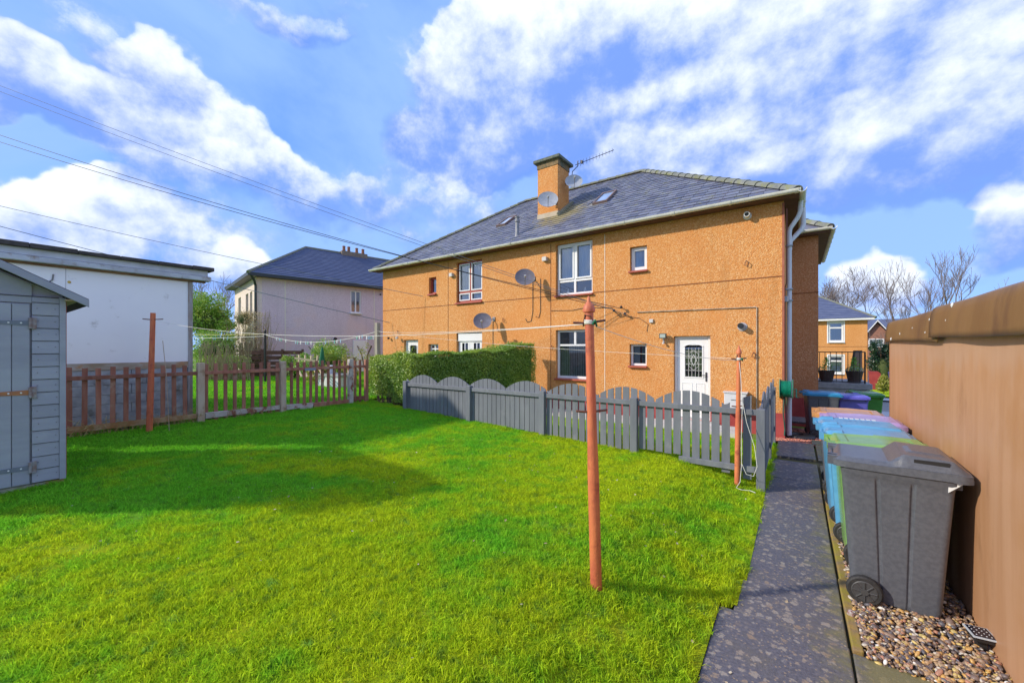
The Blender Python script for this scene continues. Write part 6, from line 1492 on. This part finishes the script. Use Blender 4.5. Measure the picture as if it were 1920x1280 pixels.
MB().box(-6, 4.38, YF - .01, YF + .01, 1.96, 1.99).build('string_joint', JOINT, oh, True)
MB().box(-6.3, 4.75, YF - .4, YF + .1, 4.0, 4.14).build('fascia', WPVC, oh, True)
b = MB(); V = [(-6.3, YF - .42, 4.14), (4.8, YF - .42, 4.14), (4.8, YF + 8.4, 4.14), (1.1, YF + 3.6, 6.6), (-3, YF + 3.6, 6.6), (-6.3, YF + 8.4, 4.14)]
b.add(V, [(0, 1, 3, 4), (1, 2, 3), (2, 5, 4, 3), (5, 0, 4)]); r_ = b.build('roof', FARROOF, oh, True)
b = MB(); course(b, V[0], V[1], V[3], V[4], 16); b.build('slate_courses', FARROOF, r_, True)
MB().tube([V[1], V[3], V[4]], .10, 6).build('hip_tiles', RIDGE, r_, True)
b = MB(); q = [(-1.5, YF - 1.2, 4.14), (2.4, YF - 1.2, 4.14), (.4, YF + 1.5, 5.6)]
bh = thing('brick_house', 'distant red brick gabled house between the small orange house and the brown garage', 'house', (7.5, 62, -.9))
BR = mat('far_red_brick', (.26, .12, .08), (.34, .17, .12), 6, .9); BRG = mat('far_grey_brick', (.30, .25, .20), (.36, .30, .25), 6, .9)
MB().prism([(6.55, -.9), (8.9, -.9), (8.9, 3.1), (7.62, 4.75), (6.55, 3.2)], 62, 68).build('gable_wall', BR, bh, True)
MB().box(6.0, 14, 63.5, 69, -.9, 3.4).build('side_wall', BRG, bh, True)
b = MB().prism([(6.3, 3.0), (7.62, 4.95), (7.62, 5.15), (6.15, 3.05)], 61.7, 68).prism([(9.1, 2.9), (7.62, 4.95), (7.62, 5.15), (9.25, 2.9)], 61.7, 68); b.build('roof', FARROOF, bh, True)
MB().prism([(6.3, 3.0), (7.62, 4.95), (7.62, 5.10), (6.2, 3.02)], 61.6, 61.7).prism([(9.1, 2.9), (7.62, 4.95), (7.62, 5.10), (9.2, 2.9)], 61.6, 61.7).build('white_bargeboard', WPVC, bh, True)
MB().prism([(62.9, 3.3), (69.5, 3.3), (66, 5.4)], 5.0, 15, 'x').build('main_roof', FARROOF, bh, True)
for (a, c, d, e, yy) in ((6.85, 8.2, 1.95, 2.95, 61.92), (9.4, 10.4, 1.8, 2.9, 63.42)):
    w_ = MB().box(a, c, yy, yy + .07, d, d + .12).box(a, c, yy, yy + .07, e - .1, e).box(a, a + .12, yy, yy + .07, d + .12, e - .1).box(c - .12, c, yy, yy + .07, d + .12, e - .1).box((a+c)/2 - .05, (a+c)/2 + .05, yy, yy + .07, d + .12, e - .1).build('window', WPVC, bh, True)
    MB().box(a + .1, c - .1, yy + .03, yy + .05, d + .1, e - .08).build('pane', mat('far_pane', (.2, .24, .28), None, rough=.1), w_, True)
shrub('dark_conifer', 'dark evergreen bush beside the small orange house', (4.95, 38.5, .85), (.8, .8, 1.65), 5000, .07, LEAFD, 'bush')
shrub('yellow_hedge', 'small clipped yellow green hedge across the street beside the brown lock-up edge', S_(1657, 717, 21.5), (.34, .34, .50), 5000, .05, LEAFY, 'hedge', lumps=2)
tag(MB().prism([(3.75, -.72), (4.22, -.72), (4.22, .30), (4.1, .42), (3.7, .42)], 33, 33.5).build('red_garden_wall', mat('red_wall_paint', (.27, .025, .03), (.33, .04, .04), 3, .6)), 'low dark red painted wall beside the small orange house', 'wall')
wbin('small royal blue wheelie bin far away beyond the red wall', (5.1, 34.5, -.78), R(-90), mat('royal_blue_bin', (.01, .03, .30), None, rough=.4), mat('royal_blue_bin', (.01, .03, .3)), 'flat', None, 1.1)
wbin('dark wheelie bin far away beside the royal blue one', (5.75, 35.5, -.78), R(-90), BINBLK, BINBLK, 'flat', None, 1.1)
# off to the right of the green bin a rough fence of thin poles
rf = thing('rail_fence', 'thin dark garden railing in front of the distant brick house', 'fence', (7, 50, -.9))
for i in range(7): MB().tube([(6.0 + i * .3, 50, -.9), (6.0 + i * .3, 50, .6)], .03, 4).build('upright', BLACKM, rf, True)
MB().box(5.9, 7.9, 49.97, 50.03, .5, .56).build('rail', BLACKM, rf, True)
